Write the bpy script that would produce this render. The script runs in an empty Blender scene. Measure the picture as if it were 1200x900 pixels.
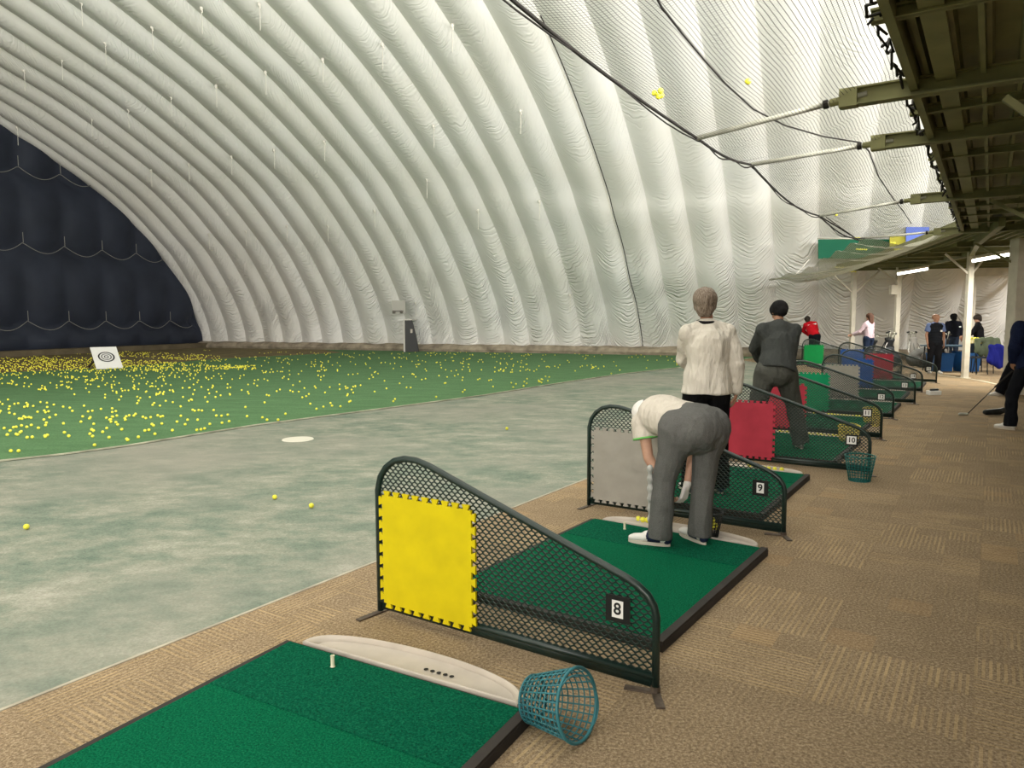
import bpy, bmesh, math, random
from math import sin, cos, pi, atan, radians, sqrt, hypot, floor
from mathutils import Vector, Matrix, Quaternion
random.seed(7)
C = bpy.context.scene.collection
V = Vector

# ------------------------------------------------------------------ camera
F = 850.0; H = 1.57; PITCH = atan(77/850.0); ROLL = radians(.25)
def ray(px, py):
    x = (px-600)/F; y = -(py-450)/F
    x, y = x*cos(ROLL)+y*sin(ROLL), -x*sin(ROLL)+y*cos(ROLL)
    return V((x, cos(PITCH)+y*sin(PITCH), -sin(PITCH)+y*cos(PITCH)))
def G(px, py, z=0.0):
    r = ray(px, py); t = (z-H)/r.z
    return V((r.x*t, r.y*t, z))
def atY(px, py, Y):
    r = ray(px, py); t = Y/r.y
    return V((r.x*t, Y, H+r.z*t))
cam = bpy.data.cameras.new('camera'); co = bpy.data.objects.new('camera', cam); C.objects.link(co)
cam.sensor_width = 36; cam.lens = F/1200*36; cam.clip_end = 300
fw = V((0, cos(PITCH), -sin(PITCH))); r0 = V((1, 0, 0)); u0 = V((0, sin(PITCH), cos(PITCH)))
cr = r0*cos(ROLL)-u0*sin(ROLL); cu = u0*cos(ROLL)+r0*sin(ROLL)
co.matrix_world = Matrix(((cr.x, cu.x, -fw.x, 0), (cr.y, cu.y, -fw.y, 0), (cr.z, cu.z, -fw.z, H), (0, 0, 0, 1)))
bpy.context.scene.camera = co

# ------------------------------------------------------------------ frames
AR = radians(33.5)
RV = V((sin(AR), cos(AR), 0)); QV = V((-cos(AR), sin(AR), 0)); O8 = V((.6, 3.0, 0))
def row(a, b, z=0.0): return O8 + RV*a + QV*b + V((0, 0, z))
AZ = radians(24)
NV = V((sin(AZ), cos(AZ), 0)); TV = V((-cos(AZ), sin(AZ), 0))      # dome: NV towards the wall, TV along it (to the far end)
def dome(t, u, z=0.0): return TV*t + NV*u + V((0, 0, z))

# ------------------------------------------------------------------ materials
def mat(name, col, rough=.7, metal=0, vary=.0, vscale=8, bump=0, bscale=60, spec=.3, emit=0, sheen=0):
    m = bpy.data.materials.new(name); m.use_nodes = True
    nt = m.node_tree; N = nt.nodes; L = nt.links; b = N['Principled BSDF']
    b.inputs['Base Color'].default_value = (*col, 1); b.inputs['Roughness'].default_value = rough
    b.inputs['Metallic'].default_value = metal; b.inputs['Specular IOR Level'].default_value = spec
    if emit:
        b.inputs['Emission Color'].default_value = (*col, 1); b.inputs['Emission Strength'].default_value = emit
    tc = None
    if vary or bump: tc = N.new('ShaderNodeTexCoord')
    if vary:
        n = N.new('ShaderNodeTexNoise'); n.inputs['Scale'].default_value = vscale; n.inputs['Detail'].default_value = 5
        L.new(tc.outputs['Object'], n.inputs['Vector'])
        r = N.new('ShaderNodeValToRGB'); r.color_ramp.elements[0].position = .3; r.color_ramp.elements[1].position = .7
        r.color_ramp.elements[0].color = (*[c*(1-vary) for c in col], 1); r.color_ramp.elements[1].color = (*[min(1, c*(1+vary)) for c in col], 1)
        L.new(n.outputs['Fac'], r.inputs['Fac']); L.new(r.outputs['Color'], b.inputs['Base Color'])
    if bump:
        n2 = N.new('ShaderNodeTexNoise'); n2.inputs['Scale'].default_value = bscale; n2.inputs['Detail'].default_value = 4
        L.new(tc.outputs['Object'], n2.inputs['Vector'])
        bp = N.new('ShaderNodeBump'); bp.inputs['Strength'].default_value = bump; bp.inputs['Distance'].default_value = .01
        L.new(n2.outputs['Fac'], bp.inputs['Height']); L.new(bp.outputs['Normal'], b.inputs['Normal'])
    return m
class NB:
    """small node builder"""
    def __init__(s, m): s.nt = m.node_tree; s.N = s.nt.nodes; s.L = s.nt.links; s.b = s.N['Principled BSDF']
    def node(s, t, **k):
        n = s.N.new(t)
        for a, v in k.items(): setattr(n, a, v)
        return n
    def math(s, op, a, b=None, c=None):
        n = s.N.new('ShaderNodeMath'); n.operation = op
        for i, x in enumerate((a, b, c)):
            if x is None: continue
            if isinstance(x, (int, float)): n.inputs[i].default_value = x
            else: s.L.new(x, n.inputs[i])
        return n.outputs[0]
    def noise(s, vec, scale, detail=3, rough=.5):
        n = s.N.new('ShaderNodeTexNoise'); n.inputs['Scale'].default_value = scale; n.inputs['Detail'].default_value = detail
        n.inputs['Roughness'].default_value = rough
        s.L.new(vec, n.inputs['Vector']); return n.outputs['Fac']
    def ramp(s, f, stops):
        r = s.N.new('ShaderNodeValToRGB'); e = r.color_ramp.elements
        while len(e) < len(stops): e.new(.5)
        for el, (p, c) in zip(e, stops): el.position = p; el.color = (*c, 1) if len(c) == 3 else c
        s.L.new(f, r.inputs['Fac']); return r.outputs['Color']
    def mix(s, f, a, b, typ='MIX'):
        n = s.N.new('ShaderNodeMix'); n.data_type = 'RGBA'; n.blend_type = typ
        for sock, x in ((n.inputs[0], f), (n.inputs[6], a), (n.inputs[7], b)):
            if isinstance(x, (int, float)): sock.default_value = x
            elif isinstance(x, tuple): sock.default_value = (*x, 1)
            else: s.L.new(x, sock)
        return n.outputs[2]
    def mapping(s, vec, scale=(1, 1, 1), rot=(0, 0, 0)):
        n = s.N.new('ShaderNodeMapping'); n.inputs['Scale'].default_value = scale; n.inputs['Rotation'].default_value = rot
        s.L.new(vec, n.inputs['Vector']); return n.outputs[0]
    def bump(s, h, strength=.5, dist=.01):
        n = s.N.new('ShaderNodeBump'); n.inputs['Strength'].default_value = strength; n.inputs['Distance'].default_value = dist
        s.L.new(h, n.inputs['Height']); s.L.new(n.outputs[0], s.b.inputs['Normal'])

# ------------------------------------------------------------------ mesh helpers
class MB:
    def __init__(s): s.v = []; s.f = []
    def add(s, vs, fs):
        k = len(s.v); s.v += [tuple(v) for v in vs]; s.f += [tuple(i+k for i in f) for f in fs]
    def box(s, c, d, ax=None):
        """c centre, d full sizes, ax = (x,y,z axes)"""
        X, Y, Z = ax if ax else (V((1, 0, 0)), V((0, 1, 0)), V((0, 0, 1)))
        c = V(c); vs = []
        for i in (-.5, .5):
            for j in (-.5, .5):
                for k in (-.5, .5): vs.append(c+X*(d[0]*i)+Y*(d[1]*j)+Z*(d[2]*k))
        s.add(vs, [(0, 1, 3, 2), (4, 6, 7, 5), (0, 4, 5, 1), (2, 3, 7, 6), (0, 2, 6, 4), (1, 5, 7, 3)])
    def bar(s, p, q, w, h, up=V((0, 0, 1))):
        p = V(p); q = V(q); d = q-p
        if d.length < 1e-6: return
        X = d.normalized(); Y = up.cross(X)
        if Y.length < 1e-4: Y = V((0, 1, 0)).cross(X)
        Y.normalize(); Z = X.cross(Y)
        s.box((p+q)/2, (d.length, w, h), (X, Y, Z))
    def tube(s, pts, r, n=8, closed=False, caps=True):
        pts = [V(p) for p in pts]; m = len(pts); rings = []
        up = None
        for i, p in enumerate(pts):
            a = pts[(i-1) % m] if (closed or i > 0) else p
            b = pts[(i+1) % m] if (closed or i < m-1) else p
            T = (b-a)
            if T.length < 1e-9: T = V((0, 0, 1))
            T.normalize()
            if up is None:
                up = V((0, 0, 1)) if abs(T.z) < .9 else V((1, 0, 0))
            X = (up-T*up.dot(T))
            if X.length < 1e-6: X = T.orthogonal()
            X.normalize(); Y = T.cross(X); up = X
            rr = r[i] if isinstance(r, (list, tuple)) else r
            rings.append([p+X*(rr*cos(2*pi*k/n))+Y*(rr*sin(2*pi*k/n)) for k in range(n)])
        vs = [v for R in rings for v in R]; fs = []
        for i in range(m if closed else m-1):
            j = (i+1) % m
            for k in range(n): fs.append((i*n+k, i*n+(k+1) % n, j*n+(k+1) % n, j*n+k))
        if caps and not closed:
            fs.append(tuple(reversed(range(n)))); fs.append(tuple((m-1)*n+k for k in range(n)))
        s.add(vs, fs)
    def lathe(s, prof, n=24, M=None, closed=False):
        vs = []; fs = []
        for (r, z) in prof:
            for k in range(n):
                p = V((r*cos(2*pi*k/n), r*sin(2*pi*k/n), z)); vs.append(M @ p if M else p)
        m = len(prof)
        for i in range(m-1):
            for k in range(n): fs.append((i*n+k, i*n+(k+1) % n, (i+1)*n+(k+1) % n, (i+1)*n+k))
        s.add(vs, fs)
    def prism(s, pts, z0, z1, fn=None):
        """closed outline pts (2D) between z0 and z1; fn maps (x,y,z)->Vector"""
        fn = fn or (lambda x, y, z: V((x, y, z)))
        n = len(pts); vs = [fn(x, y, z0) for x, y in pts]+[fn(x, y, z1) for x, y in pts]
        fs = [(i, (i+1) % n, n+(i+1) % n, n+i) for i in range(n)]
        fs.append(tuple(reversed(range(n)))); fs.append(tuple(range(n, 2*n)))
        s.add(vs, fs)
    def ball(s, c, r, nu=12, nv=8, sc=(1, 1, 1)):
        c = V(c); vs = [c+V((0, 0, r*sc[2]))]; fs = []
        for i in range(1, nv):
            th = pi*i/nv
            for k in range(nu): vs.append(c+V((r*sin(th)*cos(2*pi*k/nu)*sc[0], r*sin(th)*sin(2*pi*k/nu)*sc[1], r*cos(th)*sc[2])))
        vs.append(c-V((0, 0, r*sc[2])))
        for k in range(nu): fs.append((0, 1+k, 1+(k+1) % nu))
        for i in range(nv-2):
            for k in range(nu): fs.append((1+i*nu+k, 1+(i+1)*nu+k, 1+(i+1)*nu+(k+1) % nu, 1+i*nu+(k+1) % nu))
        b = 1+(nv-2)*nu
        for k in range(nu): fs.append((b+k, len(vs)-1, b+(k+1) % nu))
        s.add(vs, fs)
    def cap(s, p0, r0_, p1, r1_, n=14, fl=None):
        """closed tapered capsule; fl=(axis, factor) squashes offsets along the axis"""
        p0 = V(p0); p1 = V(p1); d = p1-p0; Ld = d.length
        T = d.normalized() if Ld > 1e-6 else V((0, 0, 1))
        X = T.orthogonal().normalized(); Y = T.cross(X); rings = []; m = 4
        for i in range(m+1):
            th = pi/2*(1-i/m)
            rings.append((p0-T*(r0_*sin(th)), r0_*cos(th)))
        for i in range(m+1):
            th = pi/2*(i/m)
            rings.append((p1+T*(r1_*sin(th)), r1_*cos(th)))
        vs = []
        for (c, r) in rings:
            r = max(r, 1e-4)
            for k in range(n):
                vs.append((c, X*(r*cos(2*pi*k/n))+Y*(r*sin(2*pi*k/n))))
        out = []
        for c, o in vs:
            q = c+o
            if fl:
                ax, fa = fl
                base = p0 + T*max(0, min(Ld, (q-p0).dot(T)))
                off = q-base; off = off-ax*(off.dot(ax)*(1-fa)); q = base+off
            out.append(q)
        fs = []
        for i in range(len(rings)-1):
            for k in range(n): fs.append((i*n+k, i*n+(k+1) % n, (i+1)*n+(k+1) % n, (i+1)*n+k))
        fs.append(tuple(reversed(range(n)))); fs.append(tuple((len(rings)-1)*n+k for k in range(n)))
        s.add(out, fs)
    def cyl(s, p0, r0_, p1, r1_, n=20, fl=None):
        """flat-ended tapered cylinder, p0 end stays crisp"""
        p0 = V(p0); p1 = V(p1); T = (p1-p0).normalized(); X = T.orthogonal().normalized(); Y = T.cross(X); out = []
        for c, r in ((p0, r0_), (p1, r1_)):
            for k in range(n):
                o = X*(r*cos(2*pi*k/n))+Y*(r*sin(2*pi*k/n))
                if fl: o = o-fl[0]*(o.dot(fl[0])*(1-fl[1]))
                out.append(c+o)
        s.add(out, [(k, (k+1) % n, n+(k+1) % n, n+k) for k in range(n)]+[tuple(reversed(range(n))), tuple(range(n, 2*n))])
    def mesh(s, name, m=None, smooth=False):
        me = bpy.data.meshes.new(name); me.from_pydata(s.v, [], s.f); me.update()
        bm = bmesh.new(); bm.from_mesh(me); bmesh.ops.recalc_face_normals(bm, faces=bm.faces); bm.to_mesh(me); bm.free()
        if m: me.materials.append(m)
        if smooth: me.polygons.foreach_set('use_smooth', [True]*len(me.polygons))
        return me
def link(name, me, parent=None):
    o = bpy.data.objects.new(name, me); C.objects.link(o)
    if parent is not None: o.parent = parent
    return o
def obj(name, mb, m, parent=None, smooth=False, label=None):
    o = link(name, mb.mesh(name, m, smooth), parent)
    if label: o['label'] = label
    return o
def smooth_angle(o, deg=35):
    me = o.data; bm = bmesh.new(); bm.from_mesh(me)
    for f in bm.faces: f.smooth = True
    for e in bm.edges:
        if len(e.link_faces) == 2 and e.calc_face_angle(0) > radians(deg): e.smooth = False
    bm.to_mesh(me); bm.free(); return o
def tag(o, label, cat, group=None, kind=None):
    o['label'] = label; o['category'] = cat
    if group: o['group'] = group
    if kind: o['kind'] = kind
    return o
def thing(name, label, cat, loc=(0, 0, 0), rotz=0, group=None):
    o = bpy.data.objects.new(name, None); o.empty_display_size = .1; C.objects.link(o)
    o.location = loc; o.rotation_euler = (0, 0, rotz); return tag(o, label, cat, group)
def struct(name, mb, m, smooth=False):
    o = obj(name, mb, m, smooth=smooth); o['kind'] = 'structure'; return o
def dup(root, loc, rotz, label=None, group=None):
    def rec(o, par):
        c = o.copy(); C.objects.link(c); c.parent = par
        for ch in [x for x in o.children]: rec(ch, c)
        return c
    r = rec(root, None); r.location = loc; r.rotation_euler = (0, 0, rotz)
    if label: r['label'] = label
    if group: r['group'] = group
    return r
def vox(mb, size, name, m, smooth_it=4, parent=None, disp=None, label=None):
    """union of the closed shapes as one continuous skin"""
    me = bpy.data.meshes.new('tmp'); me.from_pydata(mb.v, [], mb.f)
    t = bpy.data.objects.new('tmp', me); C.objects.link(t)
    md = t.modifiers.new('r', 'REMESH'); md.mode = 'VOXEL'; md.voxel_size = size
    if smooth_it:
        sm = t.modifiers.new('s', 'SMOOTH'); sm.factor = .5; sm.iterations = smooth_it
    dg = bpy.context.evaluated_depsgraph_get()
    out = bpy.data.meshes.new_from_object(t.evaluated_get(dg)); out.name = name
    bpy.data.objects.remove(t); bpy.data.meshes.remove(me)
    if disp:
        ns = [v.normal.copy() for v in out.vertices]
        for v, nn in zip(out.vertices, ns): v.co = v.co + nn*disp(v.co)
    out.materials.clear(); out.materials.append(m)
    out.polygons.foreach_set('use_smooth', [True]*len(out.polygons))
    o = link(name, out, parent)
    if label: o['label'] = label
    return o

# ------------------------------------------------------------------ palette
M = {}
M['rubber'] = mat('black_rubber', (.035, .03, .027), .75, vary=.2)
M['frame_green'] = mat('dark_green_powder_coat', (.008, .022, .018), .35, spec=.5)
M['steel'] = mat('worn_brown_steel', (.11, .085, .065), .55, .3, vary=.3, vscale=40)
M['tray'] = mat('warm_grey_plastic', (.50, .45, .39), .45, vary=.12, vscale=5)
M['tray_dark'] = mat('tray_hole_dark', (.02, .02, .02), .8)
M['white_rubber'] = mat('ivory_rubber', (.78, .74, .55), .5)
M['ball'] = mat('yellow_ball', (.78, .74, .05), .35, spec=.5, bump=.25, bscale=420)
M['ball_far'] = mat('yellow_ball_far', (.85, .80, .08), .4)
M['plate_black'] = mat('black_plate', (.012, .012, .012), .4)
M['plate_white'] = mat('white_label', (.8, .8, .78), .5)
M['teal'] = mat('teal_plastic', (.035, .17, .2), .4, vary=.15, vscale=20)
M['teal2'] = mat('green_teal_plastic', (.01, .13, .12), .4)
M['yplastic'] = mat('yellow_plastic', (.72, .6, .1), .4)
M['blackplastic'] = mat('black_plastic', (.015, .018, .018), .45)
M['paint'] = mat('cream_painted_steel', (.66, .62, .52), .5, vary=.1, vscale=5)
M['olive'] = mat('olive_painted_steel', (.19, .19, .082), .6, vary=.18, vscale=4)
M['pipe'] = mat('galvanised_pipe', (.40, .40, .33), .45, .2, vary=.15, vscale=9)
M['rope'] = mat('black_rope', (.02, .018, .015), .8)
M['wrope'] = mat('white_cord', (.75, .73, .66), .8)
M['skin'] = mat('skin', (.52, .30, .21), .5, vary=.06, vscale=30)
M['skin2'] = mat('skin_tan', (.36, .19, .12), .5, vary=.06, vscale=30)
M['glove'] = mat('white_glove', (.75, .73, .70), .6)
M['shoe'] = mat('white_leather', (.78, .76, .72), .45)
M['navy'] = mat('navy_leather', (.012, .018, .05), .5)
M['sole'] = mat('cream_sole', (.6, .55, .47), .6)
def hairm(name, c0, c1):
    m = mat(name, c0, .6, spec=.3); nb = NB(m); tc = nb.node('ShaderNodeTexCoord').outputs['Object']
    f = nb.noise(nb.mapping(tc, (1, 1, .18)), 130, 4, .7)
    nb.L.new(nb.ramp(f, [(.35, c0), (.62, c1)]), nb.b.inputs['Base Color']); nb.bump(f, .6, .006); return m
M['hair_grey'] = hairm('grey_brown_hair', (.10, .07, .05), (.30, .245, .195))
M['hair_dark'] = hairm('dark_hair', (.01, .007, .005), (.04, .028, .02))
M['hair_brown'] = hairm('brown_hair', (.03, .012, .008), (.11, .05, .03))
M['hair_red'] = mat('cropped_hair', (.16, .06, .03), .7)
def cloth(name, col, bump=.35, vary=.05, sc=7):
    m = mat(name, col, .85, spec=.12); nb = NB(m); tc = nb.node('ShaderNodeTexCoord').outputs['Object']
    a = nb.noise(nb.mapping(tc, (1.3, 1.3, .45), (.25, .35, 0)), 9, 3, .55); g = nb.noise(tc, 4, 3)
    c = nb.mix(1.0, col, nb.ramp(g, [(.3, (1-vary,)*3), (.7, (1+vary,)*3)]), 'MULTIPLY')
    nb.L.new(c, nb.b.inputs['Base Color']); nb.bump(nb.math('POWER', a, 1.5), min(1, bump*2.2), .045); return m
def heather(name, col):
    m = mat(name, col, .9, spec=.1); nb = NB(m); tc = nb.node('ShaderNodeTexCoord').outputs['Object']
    f = nb.noise(nb.mapping(tc, (1, 1, .5)), 420, 2); g = nb.noise(tc, 9, 3)
    c = nb.ramp(f, [(.3, tuple(x*.72 for x in col)), (.7, tuple(x*1.25 for x in col))])
    nb.L.new(c, nb.b.inputs['Base Color']); nb.bump(nb.math('ADD', nb.math('MULTIPLY', f, .04), nb.math('ADD', nb.math('MULTIPLY', g, .5), nb.noise(nb.mapping(tc, (1.4, 1.4, .35), (.2, .2, 0)), 8, 3, .5))), .8, .04)
    return m
# striped carpet tiles in a quarter-turned layout
def carpet_mat():
    m = mat('striped_carpet_tile', (.3, .22, .13), .95, spec=.05); nb = NB(m)
    tc = nb.node('ShaderNodeTexCoord').outputs['Object']
    p = nb.mapping(tc, rot=(0, 0, radians(33.5)))
    sp = nb.node('ShaderNodeSeparateXYZ'); nb.L.new(p, sp.inputs[0]); x, y = sp.outputs[0], sp.outputs[1]
    T = .61
    tx = nb.math('FLOOR', nb.math('DIVIDE', x, T)); ty = nb.math('FLOOR', nb.math('DIVIDE', y, T))
    par = nb.math('MODULO', nb.math('ABSOLUTE', nb.math('ADD', tx, ty)), 2)
    cx = nb.node('ShaderNodeCombineXYZ'); nb.L.new(tx, cx.inputs[0]); nb.L.new(ty, cx.inputs[1])
    wn = nb.node('ShaderNodeTexWhiteNoise'); nb.L.new(cx.outputs[0], wn.inputs[0])
    s = nb.mix(par, x, y); s2 = nb.mix(par, y, x)        # stripe coordinate / along-stripe
    st = nb.math('DIVIDE', s, .0277)
    sf = nb.math('FLOOR', st); blk = nb.math('FLOOR', nb.math('DIVIDE', s2, .2033))
    c2 = nb.node('ShaderNodeCombineXYZ'); nb.L.new(sf, c2.inputs[0]); nb.L.new(blk, c2.inputs[1]); nb.L.new(par, c2.inputs[2])
    w2 = nb.node('ShaderNodeTexWhiteNoise'); nb.L.new(c2.outputs[0], w2.inputs[0])
    bx = nb.math('FLOOR', nb.math('DIVIDE', x, .2033)); by = nb.math('FLOOR', nb.math('DIVIDE', y, .2033))
    c3 = nb.node('ShaderNodeCombineXYZ'); nb.L.new(bx, c3.inputs[0]); nb.L.new(by, c3.inputs[1])
    w3 = nb.node('ShaderNodeTexWhiteNoise'); nb.L.new(c3.outputs[0], w3.inputs[0])
    wv = nb.math('SINE', nb.math('MULTIPLY', st, 2*pi))
    dash = nb.math('MULTIPLY', nb.math('GREATER_THAN', wv, .15), nb.math('ADD', .25, nb.math('MULTIPLY', nb.math('GREATER_THAN', wn.outputs[0], .4), nb.math('GREATER_THAN', w3.outputs[0], .2))))
    fine = nb.noise(tc, 75, 5, .85); mid = nb.noise(tc, 4, 4); big = nb.noise(tc, .9, 3)
    soft = nb.noise(tc, 3.1, 2)
    base = nb.ramp(fine, [(.36, (.13, .092, .058)), (.5, (.285, .215, .138)), (.64, (.50, .40, .275))])
    tone = nb.ramp(wn.outputs[0], [(0, (.90, .89, .87)), (1, (1.04, 1.02, 1.0))])
    base = nb.mix(.65, base, tone, 'MULTIPLY')
    amt = nb.math('MULTIPLY', nb.math('MULTIPLY', dash, nb.math('ADD', nb.math('MULTIPLY', w2.outputs[0], .35), .12)), nb.math('MULTIPLY', nb.math('MULTIPLY', soft, fine), 3.0))
    c = nb.mix(amt, base, (.62, .45, .24))
    blkc = nb.math('MULTIPLY', nb.math('GREATER_THAN', w3.outputs[0], .95), .17)
    c = nb.mix(blkc, c, (.52, .32, .15))
    c = nb.mix(.35, c, nb.ramp(mid, [(.3, (.72, .7, .66)), (.7, (1.1, 1.1, 1.1))]), 'MULTIPLY')
    ox = nb.math('SUBTRACT', nb.math('DIVIDE', x, T), tx); oy = nb.math('SUBTRACT', nb.math('DIVIDE', y, T), ty)
    edge = nb.math('MAXIMUM', nb.math('LESS_THAN', ox, .012), nb.math('LESS_THAN', oy, .012))
    c = nb.mix(nb.math('MULTIPLY', edge, .16), c, (.13, .09, .055))
    nb.L.new(c, nb.b.inputs['Base Color'])
    nb.bump(nb.math('ADD', fine, nb.math('MULTIPLY', dash, .3)), .5, .006)
    return m
def concrete_mat():
    m = mat('green_painted_concrete', (.3, .33, .28), .85, spec=.15); nb = NB(m)
    tc = nb.node('ShaderNodeTexCoord').outputs['Object']
    a = nb.noise(nb.mapping(tc, (1, 1.3, 1), (0, 0, .6)), 1.6, 10, .68); b = nb.noise(nb.mapping(tc, (.8, 1.6, 1), (0, 0, -.5)), 3.3, 8, .7)
    f = nb.noise(tc, 60, 6, .85); big = nb.noise(tc, .3, 4)
    c = nb.ramp(nb.math('ADD', nb.math('MULTIPLY', a, .6), nb.math('MULTIPLY', b, .4)),
                [(.38, (.135, .185, .145)), (.47, (.205, .245, .195)), (.54, (.28, .295, .235)), (.66, (.43, .415, .355))])
    c = nb.mix(.75, c, nb.ramp(f, [(.38, (.68, .68, .68)), (.62, (1.3, 1.3, 1.3))]), 'MULTIPLY')
    c = nb.mix(nb.math('MINIMUM', .75, nb.math('MAXIMUM', 0, nb.math('MULTIPLY', nb.math('SUBTRACT', big, .44), 3.5))), c, (.31, .30, .255))
    nb.L.new(c, nb.b.inputs['Base Color']); nb.bump(nb.math('ADD', f, nb.math('MULTIPLY', b, 2)), .3, .006)
    return m
def turf_mat(name, lo, mid, hi, sc=140, bump=.7, streak=True):
    m = mat(name, mid, .95, spec=.08); nb = NB(m); tc = nb.node('ShaderNodeTexCoord').outputs['Object']
    f = nb.noise(tc, sc, 3, .75); g = nb.noise(nb.mapping(tc, (1, 3, 1), (0, 0, .6)), 1.4, 5)
    c = nb.ramp(f, [(.28, lo), (.5, mid), (.75, hi)])
    if streak: c = nb.mix(.6, c, nb.ramp(g, [(.3, (.72, .75, .72)), (.7, (1.18, 1.15, 1.12))]), 'MULTIPLY')
    nb.L.new(c, nb.b.inputs['Base Color']); nb.bump(f, bump, .008); return m
M['carpet'] = carpet_mat(); M['concrete'] = concrete_mat()
M['turf'] = turf_mat('range_turf', (.07, .145, .07), (.11, .22, .105), (.17, .30, .15), 60)
M['mat'] = turf_mat('green_hitting_mat', (.0, .045, .02), (.0, .12, .053), (.012, .20, .095), 120, 1.0, False)
M['strip'] = turf_mat('green_hitting_strip', (.0, .035, .017), (.0, .10, .05), (.012, .185, .095), 100, 1.3, False)
M['dirt'] = mat('brown_ground_net', (.17, .135, .06), .95, vary=.3, vscale=2)
M['kerbm'] = mat('kerb_concrete', (.33, .28, .21), .9, vary=.4, vscale=2.5)

# ================================================================== SETTING
# ground: one base floor sheet, zones laid on top
Z0 = 0.0
mb = MB(); mb.prism([(-70, -40), (60, -40), (60, 60), (-70, 60)], -.2, -.012)
struct('floor', mb, M['concrete'])
def inter(P, n=6):
    return P
# concrete apron / carpet split runs parallel to the tee line, bending with it further out
row_path = [(-6, 2.12), (0, 2.12), (3.3, 2.1), (8, 2.08), (12.5, 2.1), (15.5, 2.2)]
carp_edge = [row(a, b) for a, b in row_path] + [V((8.35, 20.6, 0)), V((8.55, 24.5, 0)), V((8.3, 29.3, 0))]
mb = MB(); pts = [(p.x, p.y) for p in carp_edge]+[(24, 24.5), (40, 10), (30, -12), (-4, -8)]
mb.prism(pts, -.02, 0.0)
struct('floor', mb, M['carpet'])
mb = MB()
for i in range(len(carp_edge)-1):
    mb.bar(carp_edge[i]+V((0, 0, -.002)), carp_edge[i+1]+V((0, 0, -.002)), .02, .012)
struct('trim_1', mb, mat('pale_edge_strip', (.42, .38, .30), .7, vary=.25, vscale=6))
turf_px = [(0, 540), (75, 532), (150, 522), (230, 509), (300, 498), (400, 485), (500, 472), (567, 463), (667, 447), (730, 438), (793, 431)]
turf_edge = [G(*p) for p in turf_px]
d0 = (turf_edge[0]-turf_edge[2]).normalized(); de = (turf_edge[-1]-turf_edge[-3]).normalized(); te = [turf_edge[0]+d0*12]+turf_edge+[turf_edge[-1]+de*((30.2-turf_edge[-1].dot(NV))/de.dot(NV))]
mb = MB(); far = [dome(33, 30.2), dome(33, -12)]
mb.prism([(p.x, p.y) for p in te+far], -.015, .006)
struct('floor', mb, M['turf'])
mb = MB()
for i in range(len(te)-1): mb.bar(te[i]+V((0, 0, .002)), te[i+1]+V((0, 0, .002)), .05, .014)
struct('trim_2', mb, mat('turf_edge_seam', (.36, .36, .27), .8, vary=.5, vscale=3))
# brown net-covered strip at the far end of the turf
mb = MB(); dp = [G(-150, 441), G(0, 437), (G(130, 431)), G(250, 421), G(400, 413.5)]
mb.prism([(p.x, p.y) for p in dp]+[(dome(24, 30.1).x, dome(24, 30.1).y), (dome(32.9, 30.1).x, dome(32.9, 30.1).y), (dome(32.9, -6).x, dome(32.9, -6).y)], -.01, .012)
struct('floor', mb, M['dirt'])
# worn round patch on the concrete
mb = MB(); cpt = G(349, 514); mb.lathe([(.0001, .0), (.2, .0), (.205, -.01)], 40, Matrix.Translation((cpt.x, cpt.y, -.004)))
tag(obj('yardage_disc', mb, mat('ivory_disc', (.72, .70, .60), .6)), 'round flat ivory disc lying on the green concrete apron', 'marker')
mb = MB(); c2 = G(322, 707)
pp = []
for k in range(14): pp.append((c2.x+.028*cos(k*2*pi/14)*(1+.3*sin(k*2.3)), c2.y+.018*sin(k*2*pi/14)))
mb.prism(pp, -.012, -.006); tag(obj('paper_scrap', mb, M['plate_white']), 'tiny white scrap on the concrete by the carpet edge', 'litter')

# --------------------------------------------------------------- dome shell
PA = [(30.9, 0.0), (30.75, .6), (30.2, 1.5), (29.5, 2.35), (28.58, 3.15), (27.5, 4.35), (26.19, 5.4), (25.3, 6.2), (22.04, 8.3), (18.98, 9.75), (15, 11.1), (10, 12.3), (4, 13.05), (-2, 13.2),
      (-8, 12.7), (-13, 11.6), (-18, 9.7), (-22, 7.4), (-25, 4.8), (-26.6, 2.4), (-27, 0)]
PC = [(30.9, 0), (30.7, 1.2), (30.2, 2.4), (29.6, 3.4), (28.47, 4.9), (27.5, 5.8), (26.1, 7.0), (24.27, 8.2), (20.46, 10.0), (17.5, 11.0), (14, 12.0), (9, 12.9), (4, 13.3), (-2, 13.3),
      (-8, 12.7), (-13, 11.6), (-18, 9.7), (-22, 7.4), (-25, 4.8), (-26.6, 2.4), (-27, 0)]
def catmull(P, n):
    """resample polyline with Catmull-Rom to n+1 points by parameter"""
    out = []; m = len(P)-1
    for i in range(n+1):
        s = i/n*m; k = min(int(s), m-1); f = s-k
        p0 = P[max(k-1, 0)]; p1 = P[k]; p2 = P[k+1]; p3 = P[min(k+2, m)]
        out.append(tuple(.5*((2*b)+(-a+c)*f+(2*a-5*b+4*c-d)*f*f+(-a+3*b-3*c+d)*f**3) for a, b, c, d in zip(p0, p1, p2, p3)))
    return out
NP = 100
ca = catmull(PA, NP); cc = catmull(PC, NP)
def prof_at(t):
    k = max(0, min(1, (t-7.6)/20)); k = k**.6
    return [(a[0]*(1-k)+c[0]*k, a[1]*(1-k)+c[1]*k) for a, c in zip(ca, cc)]
seams = [33.4, 32.5]
t_ = 31.2
left = []
while t_ > 21.6: left.append(t_); t_ -= 1.31
seams += left + [20.56, 19.3, 18.0, 16.79, 15.46, 14.13, 12.85, 11.6, 10.35, 8.99, 7.6, 6.28, 4.95, 3.55, 2.12, .62, -.93]
t_ = -2.45
while t_ > -26: seams.append(t_); t_ -= 1.5
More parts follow.
